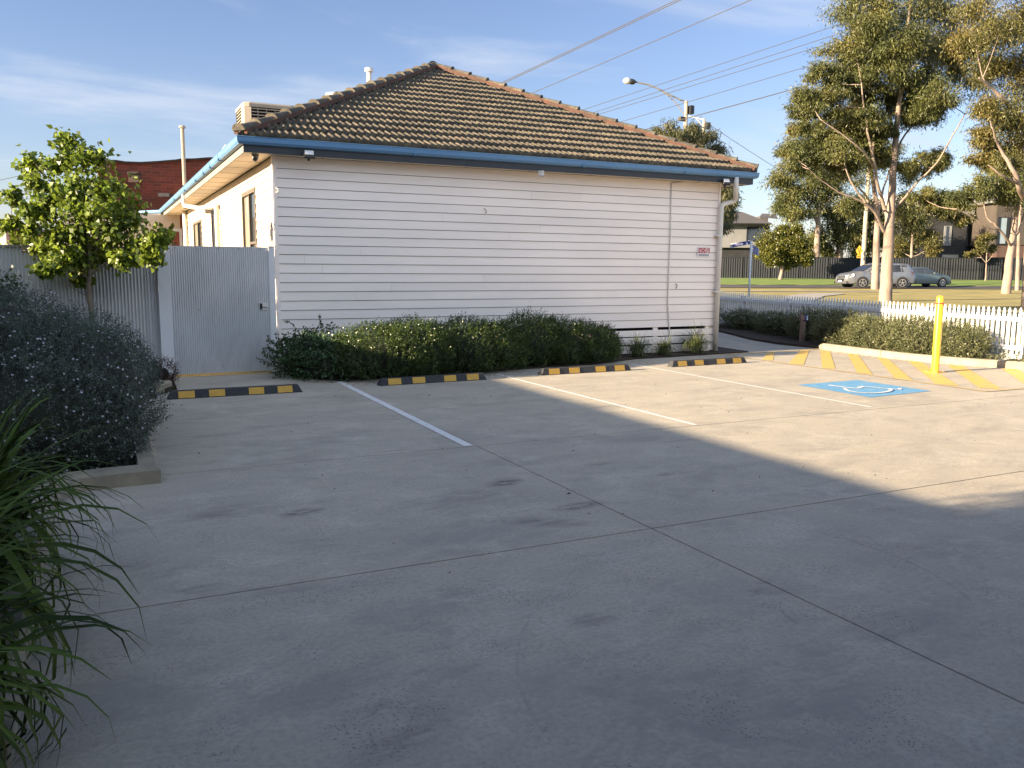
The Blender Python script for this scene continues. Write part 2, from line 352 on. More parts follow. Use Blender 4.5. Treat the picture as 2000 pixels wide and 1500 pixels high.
C_LIME = mat('fresh_lime_foliage', (0.20, 0.26, 0.028), (0.10, 0.15, 0.02), 2.5, 0.42, island=0.5, transl=0.45)
C_WEST = mat('grey_green_shrub_leaf', (0.060, 0.085, 0.060), (0.115, 0.145, 0.108), 3, 0.6, island=0.5, transl=0.12)
C_FLOW = mat('white_flower_petal', (0.68, 0.66, 0.74), rough=0.6, transl=0.2)
C_PINKF = mat('pink_flower_petal', (0.62, 0.25, 0.30), rough=0.6, transl=0.2)
C_HEDGE = mat('hedge_leaf', (0.038, 0.066, 0.014), (0.062, 0.095, 0.018), 3, 0.38, island=0.5, transl=0.2)
C_HEDGE2 = mat('blue_green_climber_leaf', (0.035, 0.075, 0.028), (0.05, 0.095, 0.03), 3, 0.4, island=0.4, transl=0.15)
C_SAGE = mat('sage_shrub_leaf', (0.075, 0.088, 0.034), (0.135, 0.14, 0.06), 3, 0.6, island=0.45, transl=0.15)
C_STRAP = mat('strap_leaf', (0.034, 0.066, 0.008), (0.085, 0.125, 0.016), 2, 0.6, island=0.5, transl=0.15, spec=0.2)
C_CORE = mat('core_shade', (0.010, 0.014, 0.008), (0.018, 0.020, 0.011), 20, 0.95)  # solid shrub cores; the shade inside is put into the colour
C_REDLEAF = mat('dark_red_leaf', (0.075, 0.02, 0.02), (0.05, 0.022, 0.016), 3, 0.5, island=0.4, transl=0.15)
C_PEB = mat('tan_pebbles', (0.34, 0.26, 0.18), (0.20, 0.16, 0.12), 14, 0.8, island=0.45)
C_WIRE = mat('cable_black', (0.05, 0.05, 0.055), rough=0.7)
C_WIREP = mat('cable_grey', (0.07, 0.065, 0.065), rough=0.6)
C_POLEC = mat('weathered_pole', (0.42, 0.36, 0.27), (0.32, 0.27, 0.21), 3, 0.85, stretch=(1, 1, 0.2))
def brick_material(name, c1, c2, mortar, scale=1.0, bw=0.24, rh=0.086, axis='X'):
    m = bpy.data.materials.new(name); m.use_nodes = True; N = m.node_tree.nodes; L = m.node_tree.links; p = N['Principled BSDF']
    tcn = N.new('ShaderNodeTexCoord'); sp = N.new('ShaderNodeSeparateXYZ'); L.new(tcn.outputs['Object'], sp.inputs[0])
    ad = N.new('ShaderNodeMath'); L.new(sp.outputs[0], ad.inputs[0]); L.new(sp.outputs[1], ad.inputs[1])
    cb = N.new('ShaderNodeCombineXYZ'); L.new(ad.outputs[0], cb.inputs[0]); L.new(sp.outputs[2], cb.inputs[1])
    b = N.new('ShaderNodeTexBrick'); b.inputs['Scale'].default_value = 1; b.inputs['Brick Width'].default_value = bw; b.inputs['Row Height'].default_value = rh; b.inputs['Mortar Size'].default_value = 0.006
    b.inputs['Color1'].default_value = (*c1, 1); b.inputs['Color2'].default_value = (*c2, 1); b.inputs['Mortar'].default_value = (*mortar, 1)
    L.new(cb.outputs[0], b.inputs['Vector'])
    nz = N.new('ShaderNodeTexNoise'); nz.inputs['Scale'].default_value = 1.6; nz.inputs['Detail'].default_value = 9; L.new(tcn.outputs['Object'], nz.inputs['Vector'])
    r = N.new('ShaderNodeMapRange'); r.inputs['From Min'].default_value = .35; r.inputs['From Max'].default_value = .7; r.inputs['To Min'].default_value = 0; r.inputs['To Max'].default_value = .6; L.new(nz.outputs[0], r.inputs['Value'])
    mx = N.new('ShaderNodeMixRGB'); L.new(r.outputs[0], mx.inputs[0]); L.new(b.outputs[0], mx.inputs[1]); mx.inputs[2].default_value = (c1[0] * .45, c1[1] * .5, c1[2] * .5, 1)
    L.new(mx.outputs[0], p.inputs['Base Color']); p.inputs['Roughness'].default_value = .9
    bp = N.new('ShaderNodeBump'); bp.inputs['Strength'].default_value = .5; bp.inputs['Distance'].default_value = .01; L.new(b.outputs['Fac'], bp.inputs['Height']); bp.invert = True; L.new(bp.outputs[0], p.inputs['Normal'])
    return m
C_BRICK = brick_material('red_brick', (0.19, 0.040, 0.022), (0.10, 0.027, 0.017), (0.17, 0.085, 0.065), rh=.11, bw=.3)
C_BRICKD = brick_material('dark_brick', (0.024, 0.024, 0.028), (0.034, 0.034, 0.038), (0.018, 0.018, 0.02))
C_BRICKB = brick_material('brown_brick', (0.10, 0.052, 0.04), (0.075, 0.042, 0.033), (0.08, 0.06, 0.05))

# ---------------------------------------------------------------- ground
def build_terrain():
    xs = np.unique(np.concatenate([np.arange(-60, 9, 6), np.arange(9, 22, 0.4), np.arange(22, 70, 1.5), np.arange(70, 200, 8), [260, 400, 700, -120, -250, -600]]))
    ys = np.unique(np.concatenate([np.arange(-60, 2, 6), np.arange(2, 30, 0.6), np.arange(30, 90, 1.2), np.arange(90, 200, 8), [260, 400, 700, 1000, -120, -300]]))
    V = np.array([(x, y, terrain(x, y)) for y in ys for x in xs]); nx = len(xs)
    F = [(j * nx + i, j * nx + i + 1, (j + 1) * nx + i + 1, (j + 1) * nx + i) for j in range(len(ys) - 1) for i in range(nx - 1)]
    o = fastmesh('lawn', V, F, C_SOILGRASS); o['kind'] = 'structure'
build_terrain()
def strip(name, mt, d0, d1, lift, s0=-90, s1=150, kindlift=None, n=80):
    """a band of ground between two view depths, following the terrain"""
    LT = np.array([FH[1], -FH[0]]); vs = []; fs = []
    nd = max(2, int((d1 - d0) / 1.0) + 1)
    for i in range(n + 1):
        s_ = s0 + (s1 - s0) * i / n
        for j in range(nd):
            q = FH * (d0 + (d1 - d0) * j / (nd - 1)) + LT * s_
            vs.append((q[0], q[1], terrain(q[0], q[1]) + lift))
    for i in range(n):
        for j in range(nd - 1):
            a = i * nd + j; fs.append((a, a + nd, a + nd + 1, a + 1))
    o = fastmesh(name, vs, fs, mt); o['kind'] = 'structure'; return o
strip('road', C_ASPH, 57.8, 64.8, 0.03, s0=8)
strip('road_kerb', C_KERB, 57.4, 57.8, 0.07, s0=8)
strip('grass_verge', C_GREENGRASS, 65.0, 90, 0.05, s0=8)
strip('footpath', C_PATH, 50.0, 51.0, 0.03, s0=8, s1=23)
# driveway-like path patch on the lawn, running towards the camera
mb = MB()
pp = [(1500, 600), (1520, 583), (1548, 575.5), (1590, 572.5), (1640, 572), (1650, 574), (1610, 578), (1590, 586), (1585, 600)]
def tz(px, py, lift=0.03):
    d = 20.0
    for _ in range(40):
        q = at(px, py, d); z = terrain(q[0], q[1]) + lift
        d = d * (1.6 - z) / max(1.6 - q[2], 1e-3)
        d = min(max(d, 5), 75)
    q = at(px, py, d); return (q[0], q[1], terrain(q[0], q[1]) + lift)
vs = [tz(*p) for p in pp]
mb.add(vs, [tuple(range(len(vs)))]); mb.build('side_path', C_PATH)['kind'] = 'structure'

# car park slabs (gaps are the saw cuts)
XS = [-0.34, 3.035, 5.6, 8.3, 10.95, 16.5]; YS = [-6, -1.0, 4.215, 6.96, 12.9]
gap = 0.006
mb = MB()
KX = lambda y: float(np.interp(y, [-6, 3, 5.9, 7.4, 8.85, 10.6, 12.5, 13.6], [17, 16.5, 15.4, 14.55, 13.95, 13.32, 13.42, 13.70]))
xe = [-0.36, 3.035, 17]
def slab(poly): mb.prism(poly, -0.12, 0.0)
slab([(-0.40, -6), (3.035 - gap, -6), (3.035 - gap, 4.215 - gap), (-0.40, 4.215 - gap)])
slab([(3.035 + gap, -6), (17, -6), (16.5, 3.0), (16.1, 4.215 - gap), (3.035 + gap, 4.215 - gap)])
slab([(-0.40, 4.215 + gap), (3.035 - gap, 4.215 + gap), (3.035 - gap, 6.96 - gap), (-0.40, 6.96 - gap)])
slab([(3.035 + gap, 4.215 + gap), (16.1, 4.215 + gap), (KX(5.9) + .05, 5.9), (KX(6.96) + .05, 6.96 - gap), (3.035 + gap, 6.96 - gap)])
slab([(0.3, 6.96 + gap), (3.035 - gap * .5, 6.96 + gap), (3.035 - gap * .5, 13.36), (0.9, 13.36), (0.86, 11.9), (0.45, 11.2), (0.3, 10.5)])
slab([(3.035 + gap * .5, 6.96 + gap), (KX(6.96) + .05, 6.96 + gap), (KX(8.85) + .05, 8.85), (KX(10.6) + .05, 10.6), (KX(12.5) + .05, 12.5), (13.62, 13.1), (11.62, 13.0), (8.72, 12.78), (7.5, 12.3), (3.035 + gap * .5, 12.3)])
mb.build('car_park', C_CONC)['kind'] = 'structure'
mb = MB(); mb.box(-0.4, -6, -0.055, 17, 12.2, -0.05); mb.build('joint_bed', C_JOINT)['kind'] = 'structure'
# path on the right of the house
mb = MB(); mb.prism([(11.64, 13.01), (13.62, 13.115), (13.5, 14.2), (13.75, 15.3), (14.75, 17.6), (15.8, 20.5), (16.4, 24), (12.9, 24), (12.6, 18), (11.72, 14.0)], -0.1, 0.0)
mb.build('path', C_PATH)['kind'] = 'structure'
# mulch beds
def bed(name, poly, z, mt=C_MULCH, seg=0):
    mb = MB(); mb.prism(poly, -0.05, z); o = mb.build(name, mt); o['kind'] = 'structure'; return o
bed('garden_bed', [(2.55, 13.38), (2.5, 12.6), (3.05, 11.95), (4.5, 12.05), (7.5, 12.32), (8.72, 12.80), (11.6, 13.02), (11.70, 14.0), (11.9, 15.5), (12.5, 18), (12.6, 26), (11.0, 26), (11.0, 13.38)], 0.025)
bed('garden_bed', [(13.55, 13.0), (13.45, 11.8), (13.45, 10.6), (14.05, 8.85), (15.0, 6.9), (15.3, 6.0), (13.75, 6.0), (14.4, 9.25), (14.95, 12.65), (16.55, 19.8), (17.3, 23.5), (16.35, 23.8), (15.75, 20.5), (14.72, 17.6), (13.72, 15.3), (13.48, 14.2)][:5] + [(14.9, 7.3), (14.45, 9.3), (14.97, 12.65), (16.65, 19.9), (17.5, 23.8), (16.35, 23.8), (15.78, 20.5), (14.73, 17.6), (13.73, 15.3), (13.48, 14.2)], 0.05)
bed('garden_bed', [(-6, 1), (-0.36, 1), (-0.36, 6.5), (-0.2, 6.7), (0.33, 6.75), (0.34, 11.0), (0.42, 11.25), (0.82, 11.95), (0.88, 13.36), (-6, 13.36)], 0.05)

# kerbs
KP = [(0, 0), (0, 0.10), (0.03, 0.125), (0.15, 0.125), (0.16, 0.0)]
def kerb(name, path, flip=False):
    mb = MB(); prof = [(-a, b) for a, b in KP] if flip else KP
    if flip: prof = prof[::-1]
    P2 = [Vector((x, y, 0)) for x, y in path]; mb.sweep(P2, prof)
    o = mb.build(name, C_KERB); o['kind'] = 'structure'; return o
def dense(path, step=0.25):
    out = []
    for a, b in zip(path[:-1], path[1:]):
        n = max(1, int(math.hypot(b[0] - a[0], b[1] - a[1]) / step))
        out += [(a[0] + (b[0] - a[0]) * i / n, a[1] + (b[1] - a[1]) * i / n) for i in range(n)]
    return out + [path[-1]]
# right hand kerb in cast segments with open joints; nose tapers down to the path
segs = [[(14.9, 7.0), (14.35, 7.9), (13.86, 8.85)], [(13.855, 8.86), (13.55, 9.5), (13.36, 10.15)], [(13.357, 10.165), (13.28, 10.7), (13.31, 11.3)], [(13.312, 11.315), (13.36, 11.9), (13.44, 12.6), (13.5, 12.95)], [(13.502, 12.96), (13.58, 13.25)]]
mbk = MB()
for i, sg in enumerate(segs):
    if i == 4:
        # tapered nose
        (xa, ya), (xb, yb) = sg
        pr0 = [(-0.0, 0), (-0.0, 0.10), (-0.03, 0.125), (-0.15, 0.125), (-0.16, 0)]
        mbk.add([(xa - a, ya, b) for a, b in pr0] + [(xb + 0.06 - a * .3, yb, b * .15) for a, b in pr0], [(0, 1, 6, 5), (1, 2, 7, 6), (2, 3, 8, 7), (3, 4, 9, 8), (0, 4, 3, 2, 1), (5, 6, 7, 8, 9)])
    else:
        mbk.sweep([Vector((x, y, 0)) for x, y in sg], [(-a, b) for a, b in KP])
mbk.build('kerb', C_KERB)['kind'] = 'structure'
kerb('kerb', [(-0.34, 1.0), (-0.34, 4.0), (-0.345, 6.2), (-0.30, 6.5), (-0.2, 6.66), (0.0, 6.69), (0.34, 6.70), (0.36, 9.0), (0.37, 11.0), (0.46, 11.25), (0.80, 11.95)])

# painted lines
def paint(name, polys, mt, z=0.004, label=None):
    mb = MB()
    for pl in polys: mb.add([(x, y, z) for x, y in pl], [tuple(range(len(pl)))])
    o = mb.build(name, mt); o['kind'] = 'structure'; return o
paint('bay_line', [[(2.92, 6.98), (3.01, 6.98), (3.06, 11.9), (2.97, 11.9)]], C_WHITEP)
paint('bay_line', [[(5.525, 6.98), (5.575, 6.98), (5.49, 11.75), (5.44, 11.75)]], C_WHITEP)
paint('bay_line', [[(8.21, 7.08), (8.255, 7.08), (8.215, 12.12), (8.17, 12.12)]], C_WHITEP)
ST = [[(10.85, 11.80), (10.93, 11.62), (12.20, 12.93), (12.02, 12.93)], [(10.80, 11.10), (10.94, 10.88), (13.22, 13.0), (12.98, 13.0)],
      [(10.84, 10.36), (10.96, 10.19), (13.34, 12.57), (13.27, 12.76)], [(10.86, 9.64), (10.93, 9.41), (13.27, 11.79), (13.27, 12.06)],
      [(10.85, 8.92), (10.85, 8.60), (13.22, 11.06), (13.24, 11.32)], [(10.83, 8.20), (10.94, 7.90), (13.28, 10.40), (13.24, 10.64)],
      [(11.02, 7.66), (11.20, 7.44), (13.38, 9.62), (13.30, 9.88)], [(11.75, 7.42), (12.1, 7.42), (13.80, 8.93), (13.66, 9.12)], [(12.75, 7.42), (13.1, 7.42), (14.2, 8.3), (14.02, 8.5)]]
def inset(pl): return pl
paint('hatched_zone', ST, C_YELP)
paint('hatched_zone_border', [[(10.74, 7.36), (10.82, 7.36), (10.84, 12.7), (10.76, 12.7)], [(10.82, 7.34), (14.4, 7.34), (14.35, 7.42), (10.82, 7.42)], [(10.76, 12.86), (10.76, 12.78), (13.4, 12.90), (13.42, 12.97)]], C_YELFADE, 0.008)
paint('threshold_line', [[(0.95, 13.24), (2.30, 13.24), (2.30, 13.33), (0.95, 13.33)]], C_YELFADE)
SQ = [(8.86, 7.64), (10.12, 7.72), (10.12, 8.98), (8.88, 8.93)]
paint('accessible_bay_panel', [SQ], C_BLUEP)
# wheelchair emblem: head at the far end, wheel towards the driver
def emblem():
    mb = MB(); z = 0.008
    def seg(a, b, w):
        nonlocal z; z += 0.00025
        a = Vector(a); b = Vector(b); d = (b - a).normalized(); n = Vector((-d.y, d.x)) * w / 2
        mb.add([(*(a - n), z), (*(b - n), z), (*(b + n), z), (*(a + n), z)], [(0, 1, 2, 3)])
    def disc(c, r, n=16):
        nonlocal z; z += 0.00025; mb.add([(c[0] + r * math.cos(2 * math.pi * k / n), c[1] + r * math.sin(2 * math.pi * k / n), z) for k in range(n)], [tuple(range(n))])
    def arc(c, r, w, a, b, n=20):
        vs = []; 
        for k in range(n + 1):
            t = R(a + (b - a) * k / n); vs += [(c[0] + (r - w / 2) * math.cos(t), c[1] + (r - w / 2) * math.sin(t), z), (c[0] + (r + w / 2) * math.cos(t), c[1] + (r + w / 2) * math.sin(t), z)]
        mb.add(vs, [(2 * k, 2 * k + 1, 2 * k + 3, 2 * k + 2) for k in range(n)])
    def poly(pp, w):
        q = [tuple(onz(1380 + x / 3.226, 380 + y / 3.226)[:2]) for x, y in pp]
        for a, b in zip(q[:-1], q[1:]): seg(a, b, w)
        for c in q[1:-1]: disc(c, w * .5, 10)
    poly([(768, 1204), (800, 1206)], .085); poly([(790, 1206), (880, 1218), (955, 1224)], .05); poly([(948, 1215), (992, 1216)], .05)
    poly([(955, 1224), (985, 1213), (1042, 1217), (1175, 1229), (1212, 1231)], .048); poly([(1212, 1233), (1222, 1224)], .05)
    poly([(868, 1226), (882, 1236), (905, 1244), (950, 1251), (1010, 1255), (1070, 1255), (1115, 1251), (1148, 1245), (1162, 1237), (1158, 1230)], .05)
    return mb
emblem().build('accessible_symbol', C_WHITEP)['kind'] = 'structure'

# ---------------------------------------------------------------- wheel stops
def wheel_stop():
    root = thing('wheel_stop', (0, 0, 0), '', 'wheel stop', 'wheel stops along the parking bays')
    Lh = 0.825
    # trapezoid section swept, with sloped ends
    mb = MB(); x0, x1 = -Lh, Lh
    sec = [(-0.075, 0), (-0.045, 0.10), (0.045, 0.10), (0.075, 0)]
    mb.add([(x0, y, z) if z == 0 else (x0 + 0.05, y, z) for y, z in sec] + [(x1, y, z) if z == 0 else (x1 - 0.05, y, z) for y, z in sec],
           [(0, 1, 5, 4), (1, 2, 6, 5), (2, 3, 7, 6), (3, 0, 4, 7), (0, 3, 2, 1), (4, 5, 6, 7)])
    mb.build('block', C_RUBBER, root, bevel=0.006)
    for cxn in (-0.60, -0.24, 0.24, 0.60):
        m2 = MB(); w = 0.095; e = 0.0035
        def P(x, t): return (x, -0.075 + 0.03 * t - e, 0.10 * t + e * .3)
        m2.add([P(cxn - w, 0.10), P(cxn + w, 0.10), P(cxn + w, 0.93), P(cxn - w, 0.93)] + [(cxn - w, -0.045 - .002, 0.0985), (cxn + w, -0.045 - .002, 0.0985)], [(0, 1, 2, 3)])
        m2.build('reflector', C_REFY, root)
    return root
ws0 = wheel_stop()
WS = [((0.673, 11.10), (2.325, 11.10), 'leftmost wheel stop, in front of the corrugated gate'),
      ((3.393, 11.25), (5.074, 11.30), 'black and yellow wheel stop second from the left, right in front of the tall hedge'),
      ((6.006, 11.42), (7.717, 11.42), 'wheel stop third from the left, sunlit concrete before it, between the two thin white lines'),
      ((8.534, 11.55), (10.28, 11.58), 'rightmost wheel stop, in front of the tufts of long grass by the house corner')]
for i, (a, b, lb) in enumerate(WS):
    o = ws0 if i == 0 else tree_copy(ws0)
    o.location = ((a[0] + b[0]) / 2, (a[1] + b[1]) / 2, 0); o.rotation_euler.z = math.atan2(b[1] - a[1], b[0] - a[0]); o['label'] = lb

# ---------------------------------------------------------------- main house
XL, XR, Y0, YB = 2.48, 11.03, 13.40, 28.0
GL, GR, GF, GZ = 1.90, 11.68, 13.02, 3.50     # gutter line (outer edges) left, right, front; tile edge height
ZS = 3.30                                      # soffit
house = thing('weatherboard_house', (6.7, 13.4, 0), 'pale weatherboard house with hipped brown tile roof and blue gutter beside the car park', 'house')
def clad(name, p0, p1, zlist, nrm, mt, joints=()):
    """lapped boards between horizontal lines: each board's bottom stands proud"""
    mb = MB(); p0 = Vector((*p0, 0)); p1 = Vector((*p1, 0)); n = Vector((*nrm, 0)); L_ = (p1 - p0).length; d = (p1 - p0) / L_
    for zt, zb in zlist:
        cuts = [0.0] + sorted(c for c, zz in joints if zb - .01 < zz < zt) + [L_]
        for a, b in zip(cuts[:-1], cuts[1:]):
            a += 0.0012 if a > 0 else 0; b -= 0.0012 if b < L_ else 0
            wob = random.uniform(-0.0015, 0.0015)
            A = p0 + d * a; B = p0 + d * b; t0 = n * 0.006; t1 = n * (0.021 + wob)
            vs = [A + t0 + Vector((0, 0, zt)), B + t0 + Vector((0, 0, zt)), B + t1 + Vector((0, 0, zb)), A + t1 + Vector((0, 0, zb)), A + Vector((0, 0, zb)), B + Vector((0, 0, zb)), A + Vector((0, 0, zt)), B + Vector((0, 0, zt))]
            mb.add(vs, [(3, 2, 1, 0), (4, 5, 2, 3), (0, 6, 4, 3), (1, 2, 5, 7)])
    return mb.build(name, mt, house)
bz = [3.122 - 0.1440 * k for k in range(19)]
zl = [(ZS, bz[0])] + [(bz[k] - .0075, bz[k + 1]) for k in range(18)]
js = []
for jx, jz in ((1075, 340), (1034, 385), (1050, 450), (990, 455), (1076, 475), (590, 502), (625, 522), (1010, 560), (1030, 590), (690, 580), (795, 605), (860, 425), (1200, 575), (1240, 520), (760, 555), (940, 540), (1130, 385), (700, 490)):
    q = ony(jx, jz, Y0); js.append((q[0] - XL, q[2]))
mbx = MB(); mbx.box(XL + .01, Y0, 0.56, XR - .01, Y0 + .1, ZS); mbx.build('board_shadow_backing', C_BLACK, house)  # black sheet showing through the slots as painted board shadow lines
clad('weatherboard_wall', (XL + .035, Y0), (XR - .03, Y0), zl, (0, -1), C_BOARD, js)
# base boards with open gaps
mb = MB(); zz = 0.505
mb.box(XL + 0.04, Y0 - .018, 0.36, XR - 0.035, Y0 + .004, 0.475)
mb.box(XL + 0.04, Y0 - .018, 0.345 - .135, XR - 0.035, Y0 + .004, 0.338)
mb.box(XL + 0.04, Y0 - .018, 0.04, XR - 0.035, Y0 + .004, 0.182)
for xx in (3.4, 6.0, 8.0, 9.55, 10.8): mb.box(xx, Y0 + .005, 0.0, xx + .11, Y0 + .05, 0.56)
mb.build('skirting_boards', C_BOARD, house)
mb = MB(); mb.box(XL + .1, Y0 + .12, 0, XR - .1, Y0 + .2, 0.56); mb.build('underfloor_shade_sheet', C_BLACK, house)  # black sheet standing in for the shade under the floor
mb = MB(); mb.box(XL - .012, Y0 - .032, 0.03, XL + .034, Y0 - .001, ZS - .002); mb.box(XL - .032, Y0 - .03, 0.03, XL - .0125, Y0 + .055, ZS - .002)
mb.build('corner_board', C_BOARD, house)
mb = MB(); mb.box(XR - .029, Y0 - .032, 0.03, XR + .012, Y0 + .02, ZS - .002); mb.build('corner_board', C_BOARD, house)
# left side wall cladding (sunlit), with openings drawn round by separate runs
def run(ya, yb, z0, z1, joints=()):
    pr = []; k = 0
    tops = [ZS] + bz + [bz[-1] - .14, bz[-1] - .28, 0.05]
    for zt, zb in zip(tops[:-1], tops[1:]):
        a = min(zt, z1); b = max(zb, z0)
        if a - b > 0.01: pr.append((a - .003, b))
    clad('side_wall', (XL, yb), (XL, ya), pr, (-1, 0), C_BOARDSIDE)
W1 = (15.05, 16.5, 1.1, 2.96); DR = (20.1, 21.25, 0.1, 2.93); W2 = (23.45, 25.5, 1.2, 2.86)
run(Y0 + .056, W1[0], 0.05, ZS); run(W1[0], W1[1], 0.05, W1[2]); run(W1[0], W1[1], W1[3], ZS); run(W1[1], DR[0], .05, ZS)
run(DR[0], DR[1], DR[3], ZS); run(DR[1], W2[0], .05, ZS); run(W2[0], W2[1], .05, W2[2]); run(W2[0], W2[1], W2[3], ZS); run(W2[1], YB, .05, ZS)
for (a, b, z0, z1), kind in ((W1, 'window'), (W2, 'window'), (DR, 'door')):
    if kind == 'window':
        fm = MB(); t = 0.06
        fm.box(XL - .03, a, z0, XL + .05, a + t, z1); fm.box(XL - .03, b - t, z0, XL + .05, b, z1); fm.box(XL - .029, a + t, z1 - t, XL + .05, b - t, z1); fm.box(XL - .05, a + t, z0, XL + .05, b - t, z0 + t)
        fm.box(XL - .018, (a + b) / 2 - .03, z0 + t, XL + .04, (a + b) / 2 + .03, z1 - t)
        fm.box(XL - .016, a + t, (z0 + z1) / 2, XL + .035, (a + b) / 2 - .03, (z0 + z1) / 2 + .04)
        w = fm.build('window', C_BROWNF, house)
        g = MB(); g.box(XL + .01, a + t, z0 + t, XL + .014, (a + b) / 2 - .03, z1 - t); g.build('pane', C_GLASS, w)
        g = MB(); g.box(XL + .01, (a + b) / 2 + .03, z0 + t, XL + .014, b - t, z1 - t); g.build('pane', C_GLASSB, w)
    else:
        fm = MB(); fm.box(XL - .03, a, z0, XL + .05, a + .06, z1); fm.box(XL - .03, b - .06, z0, XL + .05, b, z1); fm.box(XL - .029, a + .06, z1 - .06, XL + .05, b - .06, z1)
        fm.box(XL - .005, a + .06, z0, XL + .04, b - .06, z1 - .06)
        for k in range(16): fm.box(XL - .012, a + .12, z0 + .2 + k * .16, XL - .004, b - .12, z0 + .23 + k * .16)
        w = fm.build('door', C_DARKF, house, label='dark security screen door')
        fm = MB(); fm.cyl((XL - .05, a + .13, 1.1), .015, .12, 8); fm.build('handle', C_LEAD, w)
# right and back walls
mb = MB(); mb.box(XR - .1, Y0 + .021, 0.05, XR, YB, ZS); mb.box(XL, YB, 0.05, XR, YB + .1, ZS); mb.build('rear_walls', C_BOARD, house)
# soffit
mb = MB()
mb.box(GL + .12, GF + .1, ZS, XL - .032, YB + 2.0, ZS + .012)
mb.box(XL - .032, GF + .1, ZS + .001, XR + .012, Y0 - .033, ZS + .013)
mb.box(XR + .012, GF + .1, ZS, GR - .1, YB + 1.0, ZS + .012)
mb.cur = 1
for y in np.arange(14.3, 30, 0.92): mb.box(GL + .125, y, ZS - .004, XL - .034, y + .008, ZS - .0005)
for x in np.arange(3.2, 11.2, 1.2): mb.box(x, GF + .105, ZS - .004, x + .008, Y0 - .034, ZS - .0005)
mb.build('soffit', [C_SOFFIT, C_BROWNF], house)
# fascias
mb = MB(); mb.box(GL + .10, GF + .075, ZS - .012, GR - .085, GF + .10, GZ - .04); mb.build('fascia', C_DARKF, house)
mb = MB(); mb.box(GL + .10, GF + .102, ZS - .012, GL + .12, YB + 2.0, GZ - .04); mb.build('side_fascia', C_SHADEDF, house)
mb = MB(); mb.box(GR - .1, GF + .102, ZS - .012, GR - .085, YB + 1.0, GZ - .04); mb.build('side_fascia', C_DARKF, house)
# gutter: quad profile swept round three sides
GP = [(0.10, 0.0), (0.10, -0.10), (0.085, -0.115), (0.03, -0.105), (0.004, -0.07), (0.0, -0.012), (-0.008, 0.0), (0.004, 0.006), (0.012, -0.008), (0.016, -0.07), (0.035, -0.095), (0.085, -0.10)]
GP = [(-a, b) for a, b in GP]
mb = MB(); zt = GZ + .005
YE = 30.6
mb.sweep([Vector((GR, YB + 1, zt)), Vector((GR, GF, zt)), Vector((GL, GF, zt)), Vector((GL, YE, zt)), Vector((GL - 1.9, YE + 2.6, zt))], GP)
for y in (15.2, 16.4, 17.5, 19.0, 21.5, 24.5): mb.box(GL - .004, y, zt - .118, GL + .1, y + .012, zt + .008)
for x in (4.6, 7.7, 9.9): mb.box(x, GF - .003, zt - .118, x + .01, GF + .09, zt + .007)
mb.build('gutter', C_GUT, house)
# return wing at the back left, with red door wall facing the camera
mb = MB(); mb.box(-0.9, 29.6, 0, XL - .03, 29.75, ZS + .0); mb.build('wing_wall', C_BOARDSIDE, house)
mb = MB(); q0 = ony(334, 452, 29.55); q1 = ony(351, 480, 29.55)
mb.box(q0[0], 29.55, 0.1, q1[0], 29.60, q0[2]); d_ = mb.build('door', C_REDDOOR, house, label='red brown back door')
mb = MB(); mb.box(q0[0] - .09, 29.56, 0.1, q0[0] - .003, 29.61, q0[2] + .1); mb.box(q1[0] + .003, 29.56, .1, q1[0] + .09, 29.61, q0[2] + .1); mb.box(q0[0] - .002, 29.56, q0[2] + .003, q1[0] + .002, 29.61, q0[2] + .1); mb.build('frame', C_TRIM, d_)
mb = MB(); mb.add([(GL, YE, GZ), (GL - 1.9, YE + 2.6, GZ), (GL - 1.9, YE + 6, GZ + .03), (GL + 2, YE + 6, GZ + .03)], [(0, 3, 2, 1)]); mb.build('wing_roof', C_HIP, house)
mb = MB(); mb.bar((GL + .06, YE + .03, GZ - .13), (GL - 1.85, YE + 2.65, GZ - .13), .02, .16); mb.build('fascia', C_DARKF, house)

